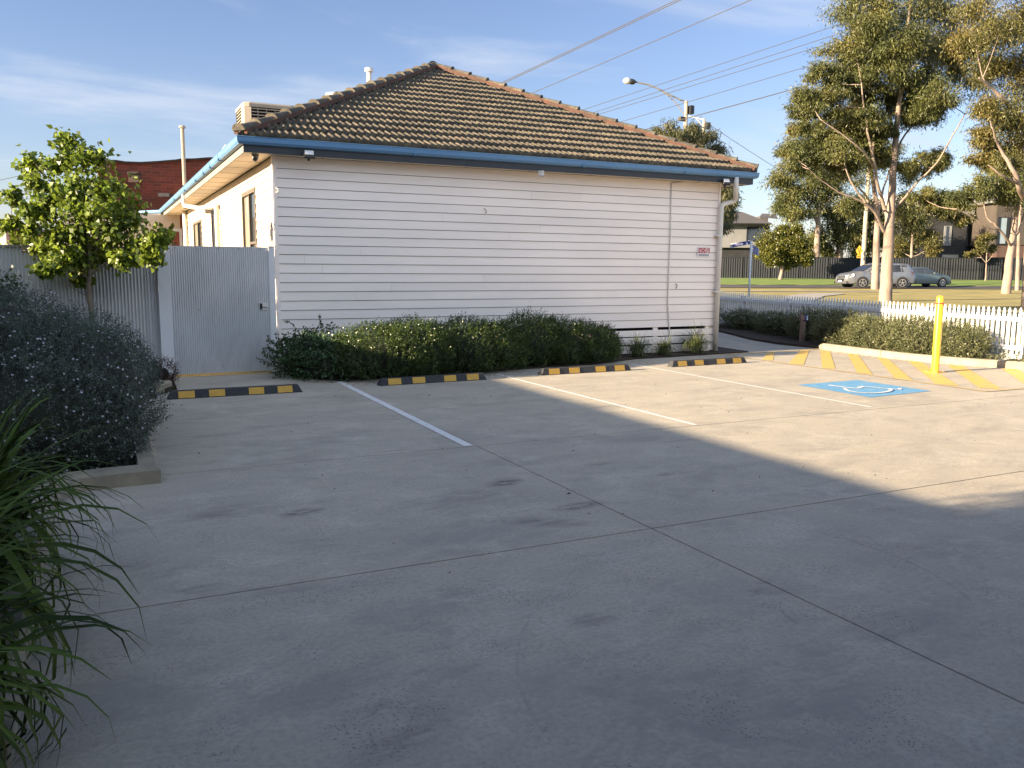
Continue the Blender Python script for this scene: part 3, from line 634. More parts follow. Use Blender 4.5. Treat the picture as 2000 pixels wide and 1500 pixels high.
# ------------- tiled roof
PITCH = math.tan(R(26.4)); XM = (GL + GR) / 2; HALF = (GR - GL) / 2; APY = GF + HALF; APZ = GZ + HALF * PITCH
def tile_material():
    m = bpy.data.materials.new('weathered_concrete_tile'); m.use_nodes = True; N = m.node_tree.nodes; L = m.node_tree.links; p = N['Principled BSDF']
    tcn = N.new('ShaderNodeTexCoord')
    def ns(sc, d=6, r=.6):
        n = N.new('ShaderNodeTexNoise'); n.inputs['Scale'].default_value = sc; n.inputs['Detail'].default_value = d; n.inputs['Roughness'].default_value = r; L.new(tcn.outputs['Object'], n.inputs['Vector']); return n.outputs[0]
    def rg(v, a, b, c=0., d=1.):
        r = N.new('ShaderNodeMapRange'); r.inputs['From Min'].default_value = a; r.inputs['From Max'].default_value = b; r.inputs['To Min'].default_value = c; r.inputs['To Max'].default_value = d; L.new(v, r.inputs['Value']); return r.outputs[0]
    def mx(f, a, b):
        n = N.new('ShaderNodeMixRGB')
        for i, q in enumerate((f, a, b)):
            if isinstance(q, tuple): n.inputs[i].default_value = (*q, 1)
            else: L.new(q, n.inputs[i])
        return n.outputs[0]
    # one tint per tile
    sp = N.new('ShaderNodeSeparateXYZ'); L.new(tcn.outputs['UV'], sp.inputs[0])
    wn_ = N.new('ShaderNodeTexWhiteNoise'); wn_.noise_dimensions = '2D'
    fl = N.new('ShaderNodeVectorMath'); fl.operation = 'FLOOR'; L.new(tcn.outputs['UV'], fl.inputs[0]); L.new(fl.outputs[0], wn_.inputs['Vector'])
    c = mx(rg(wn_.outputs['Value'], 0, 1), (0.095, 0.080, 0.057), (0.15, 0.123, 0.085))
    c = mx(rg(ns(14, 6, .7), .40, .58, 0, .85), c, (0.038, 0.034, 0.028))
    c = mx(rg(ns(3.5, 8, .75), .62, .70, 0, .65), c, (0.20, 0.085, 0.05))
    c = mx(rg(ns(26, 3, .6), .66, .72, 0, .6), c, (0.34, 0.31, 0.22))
    L.new(c, p.inputs['Base Color']); p.inputs['Roughness'].default_value = .92
    bp = N.new('ShaderNodeBump'); bp.inputs['Strength'].default_value = .5; bp.inputs['Distance'].default_value = .01; L.new(ns(40), bp.inputs['Height']); L.new(bp.outputs[0], p.inputs['Normal'])
    return m
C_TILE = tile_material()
def roof_face(name, org, udir, vdir, nrm, umin_max, vlen, course, roll, du, parent):
    """courses of rolled tiles on a slope; umin_max(v) gives the run of the course"""
    org = np.array(org, float); u_ = np.array(udir, float); v_ = np.array(vdir, float); n_ = np.array(nrm, float)
    V = []; F = []; UV = []
    nc = int(math.ceil(vlen / course)); b = 0
    for c in range(nc):
        v0 = c * course; v1 = min((c + 1) * course + .05, vlen)
        a0, a1 = umin_max(v0); b0, b1 = umin_max(v1)
        a0g = math.floor(a0 / du) * du; us = np.arange(a0g, a1 + du, du)
        ph = (us / roll) % 1.0 
        # interlocking profile: flat pan, then a rounded roll leaning to the right
        h = np.where(ph < 0.34, 0.0, np.sin((ph - 0.34) / 0.66 * math.pi) ** 0.8) * 0.040
        jit = RNG.normal(0, .0022, size=int((a1 - a0g) / (roll * 2)) + 8)
        tj = jit[((us - a0g) / (roll * 2)).astype(int) % len(jit)]
        rows = [(v0 + .006, -0.01, 0), (v0, 0.046, 1), (v0 + .012, 0.058, 1), ((v0 + v1) / 2, 0.029, 1), (v1, 0.0, 1)]
        for (vv, base, k) in rows:
            lo, hi = umin_max(vv)
            uu = np.clip(us, lo, hi)
            hh = base + (h + tj) * k * (1.0 if vv < v0 + .02 else .95)
            P = org + uu[:, None] * u_ + vv * v_ + hh[:, None] * n_
            V.append(P); UV.append(np.stack([us / (roll * 2), np.full(len(us), c + .5)], 1))
        n = len(us)
        for r in range(4):
            i = np.arange(n - 1) + b + r * n
            F.append(np.stack([i, i + 1, i + 1 + n, i + n], 1))
        b += n * 5
    V = np.concatenate(V); F = np.concatenate(F); UV = np.concatenate(UV)
    o = fastmesh(name, V, F, C_TILE, parent)
    uvl = o.data.uv_layers.new(name='UVMap'); li = np.zeros(len(o.data.loops), dtype=np.int32); o.data.loops.foreach_get('vertex_index', li)
    uvl.data.foreach_set('uv', UV[li].astype(np.float32).ravel())
    return o
SL = HALF / math.cos(math.atan(PITCH)); cp, sp_ = math.cos(math.atan(PITCH)), math.sin(math.atan(PITCH))
vh = lambda v: v * cp
FO = 0.05                                              # tiles start just inside the gutter lip
roof = MB()
roof.add([(GL + .03, GF + .03, GZ - .03), (GR - .03, GF + .03, GZ - .03), (XM, APY, APZ - .04), (GL + .03, YB + 1, GZ - .03), (GR - .03, YB + 1, GZ - .03), (XM, YB + 1, APZ - .04)],
         [(0, 1, 2), (0, 2, 5, 3), (1, 4, 5, 2), (3, 5, 4)])
roof = roof.build('roof', C_HIP, house)
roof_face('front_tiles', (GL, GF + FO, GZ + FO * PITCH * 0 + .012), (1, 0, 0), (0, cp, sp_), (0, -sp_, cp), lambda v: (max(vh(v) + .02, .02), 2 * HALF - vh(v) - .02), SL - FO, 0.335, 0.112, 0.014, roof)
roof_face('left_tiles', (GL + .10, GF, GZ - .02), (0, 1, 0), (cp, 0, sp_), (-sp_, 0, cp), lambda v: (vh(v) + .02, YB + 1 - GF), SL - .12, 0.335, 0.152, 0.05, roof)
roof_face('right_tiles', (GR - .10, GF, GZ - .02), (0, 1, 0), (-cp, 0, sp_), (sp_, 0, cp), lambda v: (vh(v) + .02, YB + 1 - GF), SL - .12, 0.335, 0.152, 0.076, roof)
def hip_caps(a, b, n, flip=1):
    a = Vector(a); b = Vector(b); d = (b - a).normalized(); side = d.cross(Vector((0, 0, 1))).normalized(); up = side.cross(d).normalized()
    if up.z < 0: up = -up
    L_ = (b - a).length; st = L_ / n; mb = MB()
    for i in range(n):
        p = a + d * (i * st - .03); q = a + d * ((i + 1) * st + .03); p = p + side * random.uniform(-.008, .008) + up * random.uniform(-.004, .006)
        secs = []
        for t, r, lift in ((0, .115, .026), (.10, .106, .016), (1, .090, .0)):
            c = p.lerp(q, t) + up * (0.012 + lift); ring = []
            for k in range(9):
                an = math.pi * (k / 8) ; ring.append(c + side * math.cos(an) * r + up * math.sin(an) * r * .88 - up * .02)
            secs.append(ring)
        vs = [x for s_ in secs for x in s_]; fs = [(s_ * 9 + k, s_ * 9 + k + 1, s_ * 9 + k + 10, s_ * 9 + k + 9) for s_ in range(2) for k in range(8)]
        fs.append(tuple(range(9)))
        mb.add(vs, fs)
    o = mb.build('hip_caps', C_HIP, roof)
    smooth_by_angle(o, 45)
    m2 = MB(); m2.bar(a + up * -.0, b + up * -.0, .225, .07, up=tuple(up)); m2.build('mortar_bedding', C_BED, roof)
ZA = GZ + .075
hip_caps((GL + .06, GF + .06, ZA), (XM, APY, APZ + .06), 17)
hip_caps((GR - .06, GF + .06, ZA), (XM, APY, APZ + .06), 17)
hip_caps((XM, APY + .05, APZ + .05), (XM, YB + 1, APZ + .05), 28)
mb = MB(); x0_, zb_ = 5.6, GZ + .02; zr = zb_ + (GR - x0_) / 2 * PITCH + .35; xm_ = (x0_ + GR) / 2
mb.add([(x0_, YB + 1.01, zb_), (GR, YB + 1.01, zb_), (xm_, YB + 1.01, zr), (x0_, 37.5, zb_), (GR, 37.5, zb_), (xm_, 37.5, zr)], [(0, 1, 2), (3, 5, 4), (0, 2, 5, 3), (1, 4, 5, 2)]); mb.build('rear_roof', C_HIP, house)
mb = MB(); mb.box(x0_ + .4, YB + 1.05, 0, XR, 37.2, GZ); mb.build('rear_extension', C_BOARD, house)
# ------------- pipes on the house
def elbow_path(pts, r, n=5):
    pts = [Vector(p) for p in pts]; out = [pts[0]]
    for a, b, c in zip(pts[:-2], pts[1:-1], pts[2:]):
        d0 = (b - a).normalized(); d1 = (c - b).normalized(); p = b - d0 * r; q = b + d1 * r
        for k in range(n + 1):
            t = k / n; out.append((p * (1 - t) + b * t) * (1 - t) + (b * (1 - t) + q * t) * t)
    return out + [pts[-1]]
mb = MB(); xd = XR - .02
q = ony(1438, 352, GF + .05)
mb.tube(elbow_path([(q[0], GF + .05, GZ - .1), (q[0], GF + .05, 3.18), (xd + .35, Y0 - .1, 2.98), (xd + .02, Y0 - .075, 2.90), (xd - .0, Y0 - .075, 0.03)], .09), .047, 14)
dp = mb.build('downpipe', C_PIPE, house, smooth=True)
for z in (2.28, 1.19): mb = MB(); mb.box(xd - .10, Y0 - .128, z, xd + .055, Y0 - .02, z + .022); mb.build('pipe_clip', C_PIPE, dp)
mb = MB(); mb.tube(elbow_path([(GL + .08, 22.6, GZ - .1), (GL + .08, 22.6, 3.13), (GL + .3, 21.2, 2.99), (XL - .09, 19.7, 2.96), (XL - .09, 19.6, .05)], .12), .05, 14)
mb.build('downpipe', C_PIPE, house, smooth=True)
mb = MB(); mb.tube([(XL - .08, 27.2, 0), (XL - .08, 27.2, ZS)], .07, 12); mb.build('downpipe', C_PIPE, house, smooth=True)
mb = MB(); q0 = ony(1310, 356, Y0); mb.tube([(q0[0] + .25, Y0 - .04, ZS - .01), (q0[0], Y0 - .028, 3.25), (q0[0] + .005, Y0 - .034, 2.4), (q0[0] - .01, Y0 - .034, 1.0), (q0[0] + .06, Y0 - .04, 0.35), (q0[0] + .09, Y0 - .04, 0.1)], .0125, 8)
mb.build('conduit', C_PIPE, house, smooth=True)
mb = MB(); q0 = ony(945, 412, Y0); mb.tube([(q0[0], Y0 - .01, q0[2] + .04), (q0[0] + .02, Y0 - .05, q0[2] + .01), (q0[0] + .03, Y0 - .05, q0[2] - .03), (q0[0] + .0, Y0 - .045, q0[2] - .035)], .006, 6); mb.build('hook', C_BROWNF, house)
mb = MB(); q0 = ony(538, 371, Y0); mb.tube([(q0[0], Y0 - .035, q0[2] + .03), (q0[0] + .03, Y0 - .06, q0[2] + .01), (q0[0] + .03, Y0 - .06, q0[2] - .03), (q0[0], Y0 - .04, q0[2] - .04)], .008, 6); mb.build('hook', C_PIPE, house)
mb = MB(); q0 = ony(1319, 558, Y0); mb.tube([(q0[0], Y0 - .01, q0[2] + .04), (q0[0] + .01, Y0 - .05, q0[2]), (q0[0] - .01, Y0 - .05, q0[2] - .04), (q0[0], Y0 - .02, q0[2] - .05)], .008, 6); mb.build('hook', C_BROWNF, house)

# flue and vent on the left slope
def roofz(x): return GZ + (x - GL) * PITCH
q = onx(721, 160, 5.3)
mb = MB(); mb.cyl((q[0], q[1], roofz(5.3) - .1), .05, q[2] + .22 - (roofz(5.3) - .1), 14); mb.cyl((q[0], q[1], q[2] + .20), .085, .075, 16)
mb.build('flue', C_PIPE, house, smooth=False)
q = onx(652, 186, 4.7)
mb = MB(); mb.tube([(q[0] - .0, q[1], roofz(4.7) - .1), (q[0], q[1], q[2] - .02), ], .16, 16); mb.tube([(q[0], q[1], q[2] - .02), (q[0], q[1], q[2] + .03), (q[0], q[1], q[2] + .055)], [.19, .17, .06], 16)
mb.build('roof_vent', C_PIPE, house)
# evaporative cooler
YA = 17.4; p1 = ony(494, 205, YA)
def cooler():
    x0 = p1[0] - .20; x1 = x0 + 1.08; y0 = YA; y1 = YA + 1.0; z0 = p1[2] - .66; z1 = p1[2] + .06
    root = thing('roof_cooler', (x0 + .5, y0 + .5, z0), 'beige louvred evaporative cooler box on the roof behind the left hip', 'air cooler')
    mb = MB(); c = .13
    pr = [(x0 + c, y0), (x1 - c, y0), (x1 - c * .3, y0 + c * .3), (x1, y0 + c), (x1, y1 - c), (x1 - c, y1), (x0 + c, y1), (x0, y1 - c), (x0, y0 + c), (x0 + c * .3, y0 + c * .3)]
    mb.prism(pr, z1 - .09, z1 - .03); cxm, cym = (x0 + x1) / 2, (y0 + y1) / 2
    top = [((x - cxm) * .95 + cxm, (y - cym) * .95 + cym) for x, y in pr]
    n = len(pr); mb.add([(x, y, z1 - .03) for x, y in pr] + [(x, y, z1) for x, y in top], [(i, (i + 1) % n, (i + 1) % n + n, i + n) for i in range(n)] + [tuple(range(n, 2 * n))])
    mb.build('lid', C_ACU, root); mb = MB(); mb.prism(pr, z0, z0 + .10); mb.build('base_tray', C_ACU, root)
    for sx, sy in ((0, 0), (1, 0), (1, 1), (0, 1)):
        mb = MB()
        X = x0 if sx == 0 else x1; Y = y0 if sy == 0 else y1; ax = 1 if sx == 0 else -1; ay = 1 if sy == 0 else -1
        pl = [(X + ax * c * 1.25, Y), (X + ax * c * .3, Y + ay * c * .3), (X, Y + ay * c * 1.25), (X + ax * .06, Y + ay * c * 1.25), (X + ax * c * 1.25, Y + ay * .06)]
        if ax * ay < 0: pl = pl[::-1]
        mb.prism(pl, z0 + .1, z1 - .09); mb.build('corner_post', C_ACU, root)
    mb = MB(); mb.box(x0 + .08, y0 + .08, z0 + .1, x1 - .08, y1 - .08, z1 - .09); mb.build('pad', C_BLACK, root)
    mb = MB(); nl = 9; hh = (z1 - .19 - z0) / nl
    for k in range(nl):
        z = z0 + .1 + hh * (k + .5)
        for (a, b, u) in (((x0 + c * 1.2, y0 + .03), (x1 - c * 1.2, y0 + .03), 0), ((x0 + .03, y0 + c * 1.2), (x0 + .03, y1 - c * 1.2), 1), ((x1 - .03, y0 + c * 1.2), (x1 - .03, y1 - c * 1.2), 1)):
            mb.bar((a[0], a[1], z), (b[0], b[1], z), .035, .018)
    for k in range(1, 5):
        xx = x0 + c + (x1 - x0 - 2 * c) * k / 5; mb.box(xx - .006, y0 + .02, z0 + .1, xx + .006, y0 + .05, z1 - .09)
    mb.build('louvres', C_ACU, root)
    mb = MB(); mb.box(x0 + .15, y0 + .15, roofz(x0) - .1, x1 - .15, y1 - .15, z0); mb.build('duct_base', C_LEAD, root)
    mb = MB(); mb.tube([(x0 - .0, y0 + .3, z0 + .1), (x0 - .12, y0 - .1, z0 - .12), (GL + .35, y0 - .6, roofz(GL + .35) + .2), (GL + .1, y0 - .9, GZ + .05)], .014, 6); mb.build('drain_hose', C_PIPE, root)
cooler()

# lights and cameras under the eaves
def floodlight(px, py, label, tilt=-25):
    q = ony(px, py, GF - .02); root = thing('floodlight', tuple(q), label, 'floodlight', 'wall mounted security lights')
    M_ = Matrix.Translation(Vector((q[0], GF + .02, q[2]))) @ Matrix.Rotation(R(tilt), 4, 'X')
    mb = MB(); mb.box(-.085, -.045, -.075, .085, -.0, .045, M_); mb.box(-.07, 0, -.055, .07, .02, .03, M_); mb.build('housing', C_BLACKPL, root, bevel=.008)
    mb = MB(); mb.box(-.065, -.051, -.03, .065, -.046, .036, M_); mb.build('lens', C_TRIM, root)
    mb = MB(); mb.box(-.015, .02, -.08, .015, .055, -.04, M_); mb.build('bracket', C_BLACKPL, root)
floodlight(604, 301, 'small black floodlight on the dark fascia near the left end of the facade')
floodlight(1419, 355, 'small black floodlight under the gutter beside the right hand downpipe')
def dome_cam(c, label, mt, mount):
    root = thing('security_camera', c, label, 'camera', 'security cameras under the eaves')
    mb = MB(); mb.tube([(c[0], c[1], c[2]), (c[0], c[1], c[2] - .03)], [.055, .05], 14); mb.build('mount', mt, root)
    d = Vector(mount).normalized(); p = Vector(c) + Vector((0, 0, -.055))
    mb = MB(); mb.tube([p - d * .05, p - d * .045, p + d * .05, p + d * .055], [.02, .042, .042, .035], 14); b = mb.build('body', mt, root, smooth=False)
    mb = MB(); mb.tube([p + d * .056, p + d * .058], [.028, .028], 12); mb.build('lens', C_BLACKPL, root)
dome_cam((2.20, 13.32, ZS - .002), 'grey dome camera under the left end of the soffit', C_LEAD, (-.3, -1, -.5))
q = ony(1060, 330, GF)
dome_cam((q[0], GF + .06, ZS - .012), 'white spotlight camera under the middle of the front fascia', C_PIPE, (.7, -.5, -.5))
dome_cam((2.20, 24.6, ZS - .002), 'dark camera under the side soffit far down the sunlit wall', C_BLACKPL, (-.4, -1, -.6))

# text helper (converted to mesh)
def text(name, s, size, M_, mt, parent, ext=0.001):
    cu = bpy.data.curves.new(name, 'FONT'); cu.body = s; cu.size = size; cu.extrude = ext; cu.align_x = 'CENTER'; cu.align_y = 'CENTER'
    o = bpy.data.objects.new(name, cu); COL.objects.link(o); dg = bpy.context.evaluated_depsgraph_get()
    me = bpy.data.meshes.new_from_object(o.evaluated_get(dg)); bpy.data.objects.remove(o); bpy.data.curves.remove(cu)
    me.transform(Matrix.Translation(-ORG[parent.name]) @ M_); me.materials.clear(); me.materials.append(mt)
    o = bpy.data.objects.new(name, me); COL.objects.link(o); o.parent = parent; return o
# NO SMOKING sign
sx0, sx1, sz0, sz1 = 10.52, 10.82, 1.88, 2.06
C_SRED = mat('sign_red', (0.42, 0.02, 0.03), rough=.4); C_SWHITE = mat('sign_white', (0.74, 0.72, 0.73), rough=.4); C_SBLACK = mat('sign_black', (.01, .01, .01), rough=.4)
sg = thing('no_smoking_sign', ((sx0 + sx1) / 2, Y0 - .03, sz0), 'small red and white sign reading NO SMOKING on the weatherboards', 'sign')
mb = MB(); mb.box(sx0, Y0 - .034, sz0, sx1, Y0 - .029, sz1); mb.build('plate', C_SWHITE, sg)
mb = MB(); mb.box(sx0 + .008, Y0 - .0355, sz0 + .075, sx1 - .008, Y0 - .0345, sz1 - .007); mb.build('red_panel', C_SRED, sg)
MT = lambda x, z, y=Y0 - .0365: Matrix.Translation((x, y, z)) @ Matrix.Rotation(R(90), 4, 'X')
text('lettering', 'NO', .105, MT(sx0 + .085, 2.013 - .012), C_SWHITE, sg); text('lettering', 'SMOKING', .056, MT((sx0 + sx1) / 2, sz0 + .036), C_SBLACK, sg)
mb = MB(); cxs, czs = sx0 + .225, 2.005
vs = []
for k in range(24):
    t = 2 * math.pi * k / 24; vs += [(cxs + .034 * math.cos(t), Y0 - .0367, czs + .034 * math.sin(t)), (cxs + .046 * math.cos(t), Y0 - .0367, czs + .046 * math.sin(t))]
mb.add(vs, [(2 * k, (2 * k + 2) % 48, (2 * k + 3) % 48, 2 * k + 1) for k in range(24)])
mb.bar((cxs - .028, Y0 - .0368, czs + .028), (cxs + .028, Y0 - .0368, czs - .028), .001, .012, up=(1, 0, 1)); mb.box(cxs - .026, Y0 - .0362, czs - .006, cxs + .022, Y0 - .0358, czs + .004)
mb.build('prohibition_symbol', C_SWHITE, sg)

# ---------------------------------------------------------------- gate and metal fence on the left
def corrugated(name, x0, x1, z0, z1, y, pitch, amp, mt, parent, wav=0.004):
    n = int((x1 - x0) / pitch * 6); xs = np.linspace(x0, x1, n + 1); V = []
    zs = np.linspace(z0, z1, 5)
    for z in zs:
        for i, x in enumerate(xs):
            V.append((x, y + amp * math.sin(2 * math.pi * (x - x0) / pitch) + wav * math.sin(x * 4.1 + z * 2.3), z))
    m = n + 1; F = [(j * m + i, j * m + i + 1, (j + 1) * m + i + 1, (j + 1) * m + i) for j in range(4) for i in range(n)]
    o = fastmesh(name, V, F, mt, parent); o.data.polygons.foreach_set('use_smooth', [True] * len(F)); return o
gt = thing('side_gate', (1.65, 13.33, 0), 'grey corrugated metal gate between the white post and the house corner', 'gate')
corrugated('gate_sheet', 0.939, 2.343, 0.035, 1.925, 13.34, 0.032, 0.0055, C_GALV, gt)
for z_, z2 in ((.05, .12), (.95, 1.02), (1.85, 1.915)): mb = MB(); mb.box(.955, 13.352, z_, 2.33, 13.39, z2); mb.build('cross_rail', C_LEAD, gt)
for z in (.14, .99, 1.89):
    for k in range(5): mb = MB(); mb.cyl((1.02 + k * .30, 13.33, z), .006, .008, 6); mb.build('screw', C_BLACKPL, gt)
mb = MB(); mb.box(2.185, 13.322, .975, 2.315, 13.333, 1.085); lt = mb.build('latch_plate', C_PIPE, gt)
mb = MB(); mb.box(2.192, 13.3155, .985, 2.228, 13.3215, 1.075); mb.build('latch_opening', C_BLACKPL, lt)
mb = MB(); mb.bar((2.225, 13.312, 1.02), (2.30, 13.312, 1.015), .012, .012); mb.build('latch_lever', C_LEAD, lt)
def post(x0, x1, y0, y1, zt, label, nm='gate_post'):
    r = thing(nm, ((x0 + x1) / 2, (y0 + y1) / 2, 0), label, 'post'); mb = MB(); mb.box(x0, y0, 0, x1, y1, zt); mb.build('shaft', C_TRIM, r, bevel=.004)
    mb = MB(); mb.box(x0 - .006, y0 - .006, zt, x1 + .006, y1 + .006, zt + .018); mb.build('cap', C_TRIM, r, bevel=.004)
post(0.765, 0.937, 13.29, 13.36, 2.03, 'taller white square post on the left side of the corrugated gate')
post(2.345, 2.435, 13.325, 13.365, 1.925, 'slim white post between the corrugated gate and the house corner')
lf = thing('metal_fence', (-2, 13.4, 0), 'weathered corrugated metal fence behind the lime green tree on the left', 'fence')
corrugated('sheeting', -6.5, 0.60, 0.02, 1.87, 13.38, 0.045, 0.011, C_GALVDARK, lf); corrugated('newer_sheeting', 0.60, 0.795, 0.02, 1.87, 13.375, 0.045, 0.011, C_GALV, lf)
mb = MB(); mb.box(-6.5, 13.35, 1.872, 0.60, 13.42, 1.90); mb.box(-6.5, 13.395, .4, .79, 13.43, .48); mb.build('rail', C_LEAD, lf)

# bollard
B = thing('bollard', (12.119, 9.206, 0), 'yellow steel bollard with a red band near its top, standing on the hatched zone', 'bollard')
mb = MB(); r = .058; mb.tube([(12.119, 9.206, z) for z in (0.006, 1.19, 1.215, 1.235)], [r, r, r * .92, r * .6], 28); o = mb.build('tube', C_YEL, B); smooth_by_angle(o, 50)
mb = MB(); mb.tube([(12.119, 9.206, 1.10), (12.119, 9.206, 1.125)], r + .002, 28); o = mb.build('red_band', C_RED, B); smooth_by_angle(o, 50)
mb = MB(); mb.prism([(12.119 + .115 * sx, 9.206 + .115 * sy) for sx, sy in ((-1, -1), (1, -1), (1, 1), (-1, 1))], 0.0045, .012); bp_ = mb.build('base_plate', C_YEL, B)
for sx in (-1, 1):
    for sy in (-1, 1):
        mb = MB(); mb.cyl((12.119 + .088 * sx, 9.206 + .088 * sy, .012), .012, .02, 6); mb.build('bolt', C_LEAD, bp_)

# ---------------------------------------------------------------- picket fence
pf = thing('picket_fence', (14.6, 11, 0), 'white picket fence with pointed tops behind the garden bed', 'fence')
def fpt(s):
    pts = [Vector((x, y, 0)) for x, y in FENCE_TOP]; 
    for a, b in zip(pts[:-1], pts[1:]):
        l = (b - a).length
        if s <= l: return a + (b - a) * (s / l), (b - a) / l
        s -= l
    return pts[-1], (pts[-1] - pts[-2]).normalized()
FL = sum(math.hypot(b[0] - a[0], b[1] - a[1]) for a, b in zip(FENCE_TOP[:-1], FENCE_TOP[1:]))
bay = 2.4; s = 0.0
while s < FL - .3:
    e = min(s + bay, FL); mb = MB(); k = s + .07
    while k < e - .04:
        p, d = fpt(k); n = Vector((-d.y, d.x, 0)); hw = .031; zt = 1.0 + random.uniform(-.006, .006); zb = .10
        ln = random.uniform(-.004, .004)
        prof = [(-hw, zb), (hw, zb), (hw, zt - .115), (hw * .62, zt - .10), (hw * .85, zt - .07), (hw * .30, zt - .008), (0, zt), (-hw * .30, zt - .008), (-hw * .85, zt - .07), (-hw * .62, zt - .10), (-hw, zt - .115)]
        m = len(prof); vs = [p + d * (a + ln) - n * .035 + Vector((0, 0, z)) for a, z in prof] + [p + d * (a + ln) - n * .053 + Vector((0, 0, z)) for a, z in prof]
        mb.add(vs, [tuple(reversed(range(m))), tuple(range(m, 2 * m))] + [(i, (i + 1) % m, (i + 1) % m + m, i + m) for i in range(m)])
        k += .113
    mb.build('picket_panel', C_PICK, pf)
    a, d = fpt(s + .05); b, _ = fpt(e - .05); n = Vector((-d.y, d.x, 0))
    mb = MB()
    for z in (.30, .80): mb.bar(a - n * .0 + Vector((0, 0, z)), b + Vector((0, 0, z)), .05, .07)
    mb.bar(a - n * .0 + Vector((0, 0, .12)), b + Vector((0, 0, .12)), .022, .13)
    mb.build('rail', C_PICK, pf)
    p, d = fpt(s); mb = MB(); M_ = Matrix.Translation(p) @ Matrix.Rotation(math.atan2(d.y, d.x), 4, 'Z'); mb.box(-.045, -.045, 0, .045, .045, .90, M_)
    po = mb.build('post', C_PICK, pf, bevel=.004); mb = MB(); mb.box(-.055, -.055, .90, .055, .055, .925, M_); mb.build('cap', C_PICK, po)
    s += bay

# garden tap stake and meter post in the bed
C_TIMB = mat('weathered_timber', (0.20, 0.13, 0.10), (0.13, 0.09, 0.07), 12, .9, .4, 30, stretch=(1, 1, .2)); C_NAVY = mat('navy_plastic', (.02, .04, .14), rough=.5)
q = onz(1563, 668, .05)
t_ = thing('garden_stake', tuple(q), 'thin timber stake with a square block on top in the shaded garden bed', 'stake')
mb = MB(); mb.box(q[0] - .02, q[1] - .02, .03, q[0] + .02, q[1] + .02, .56); mb.build('stake', C_TIMB, t_); mb = MB(); mb.box(q[0] - .045, q[1] - .03, .56, q[0] + .035, q[1] + .03, .65); mb.build('block', C_TIMB, t_)
q = q + np.array([.17, .12, 0]); t_ = thing('tap_post', tuple(q), 'broad brown timber post with navy and white tap box beside the thin stake', 'tap post')
mb = MB(); mb.box(q[0] - .06, q[1] - .03, .03, q[0] + .06, q[1] + .03, .50); mb.build('post', C_TIMB, t_, bevel=.005)
mb = MB(); mb.box(q[0] - .075, q[1] - .05, .53, q[0] - .0, q[1] + .03, .63); mb.box(q[0] - .07, q[1] - .03, .50, q[0] - .03, q[1] + .03, .70); mb.build('timber_head', C_TIMB, t_)
mb = MB(); mb.box(q[0] + .003, q[1] - .05, .515, q[0] + .11, q[1] + .03, .64); bx = mb.build('tap_box', C_NAVY, t_, bevel=.006); mb = MB(); mb.box(q[0] + .055, q[1] - .055, .53, q[0] + .085, q[1] - .0505, .625); mb.build('white_tag', C_SWHITE, bx)

# ---------------------------------------------------------------- plants near the camera
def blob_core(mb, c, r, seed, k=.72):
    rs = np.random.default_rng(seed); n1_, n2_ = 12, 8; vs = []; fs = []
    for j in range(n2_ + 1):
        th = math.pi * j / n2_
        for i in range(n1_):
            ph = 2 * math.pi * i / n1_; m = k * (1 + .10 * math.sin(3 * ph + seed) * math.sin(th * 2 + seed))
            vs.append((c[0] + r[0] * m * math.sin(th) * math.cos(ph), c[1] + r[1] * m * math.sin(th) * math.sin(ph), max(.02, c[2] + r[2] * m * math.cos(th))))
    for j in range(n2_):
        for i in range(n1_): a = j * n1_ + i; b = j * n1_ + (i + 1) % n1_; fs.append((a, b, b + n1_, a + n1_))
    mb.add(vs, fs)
def blob_points(n, c, r, rng, lump=.16, inner=.74):
    """points in the outer shell of a lumpy ellipsoid (above ground)"""
    d = unit(rng.normal(size=(n, 3))); f = rng.uniform(1, 1, (1,))
    ph = rng.uniform(0, 6.28, (6, 3)); fr = rng.uniform(2, 5.5, (6, 3)); L_ = np.zeros(n)
    for k in range(6): L_ += np.sin((d * fr[k]).sum(1) * 1.7 + ph[k, 0]) / 6
    rad = (1 + lump * 2 * L_) * (inner + (1 - inner) * rng.random(n) ** .6)
    P = np.array(c) + d * rad[:, None] * np.array(r); ok = P[:, 2] > .03
    return P[ok], d[ok]
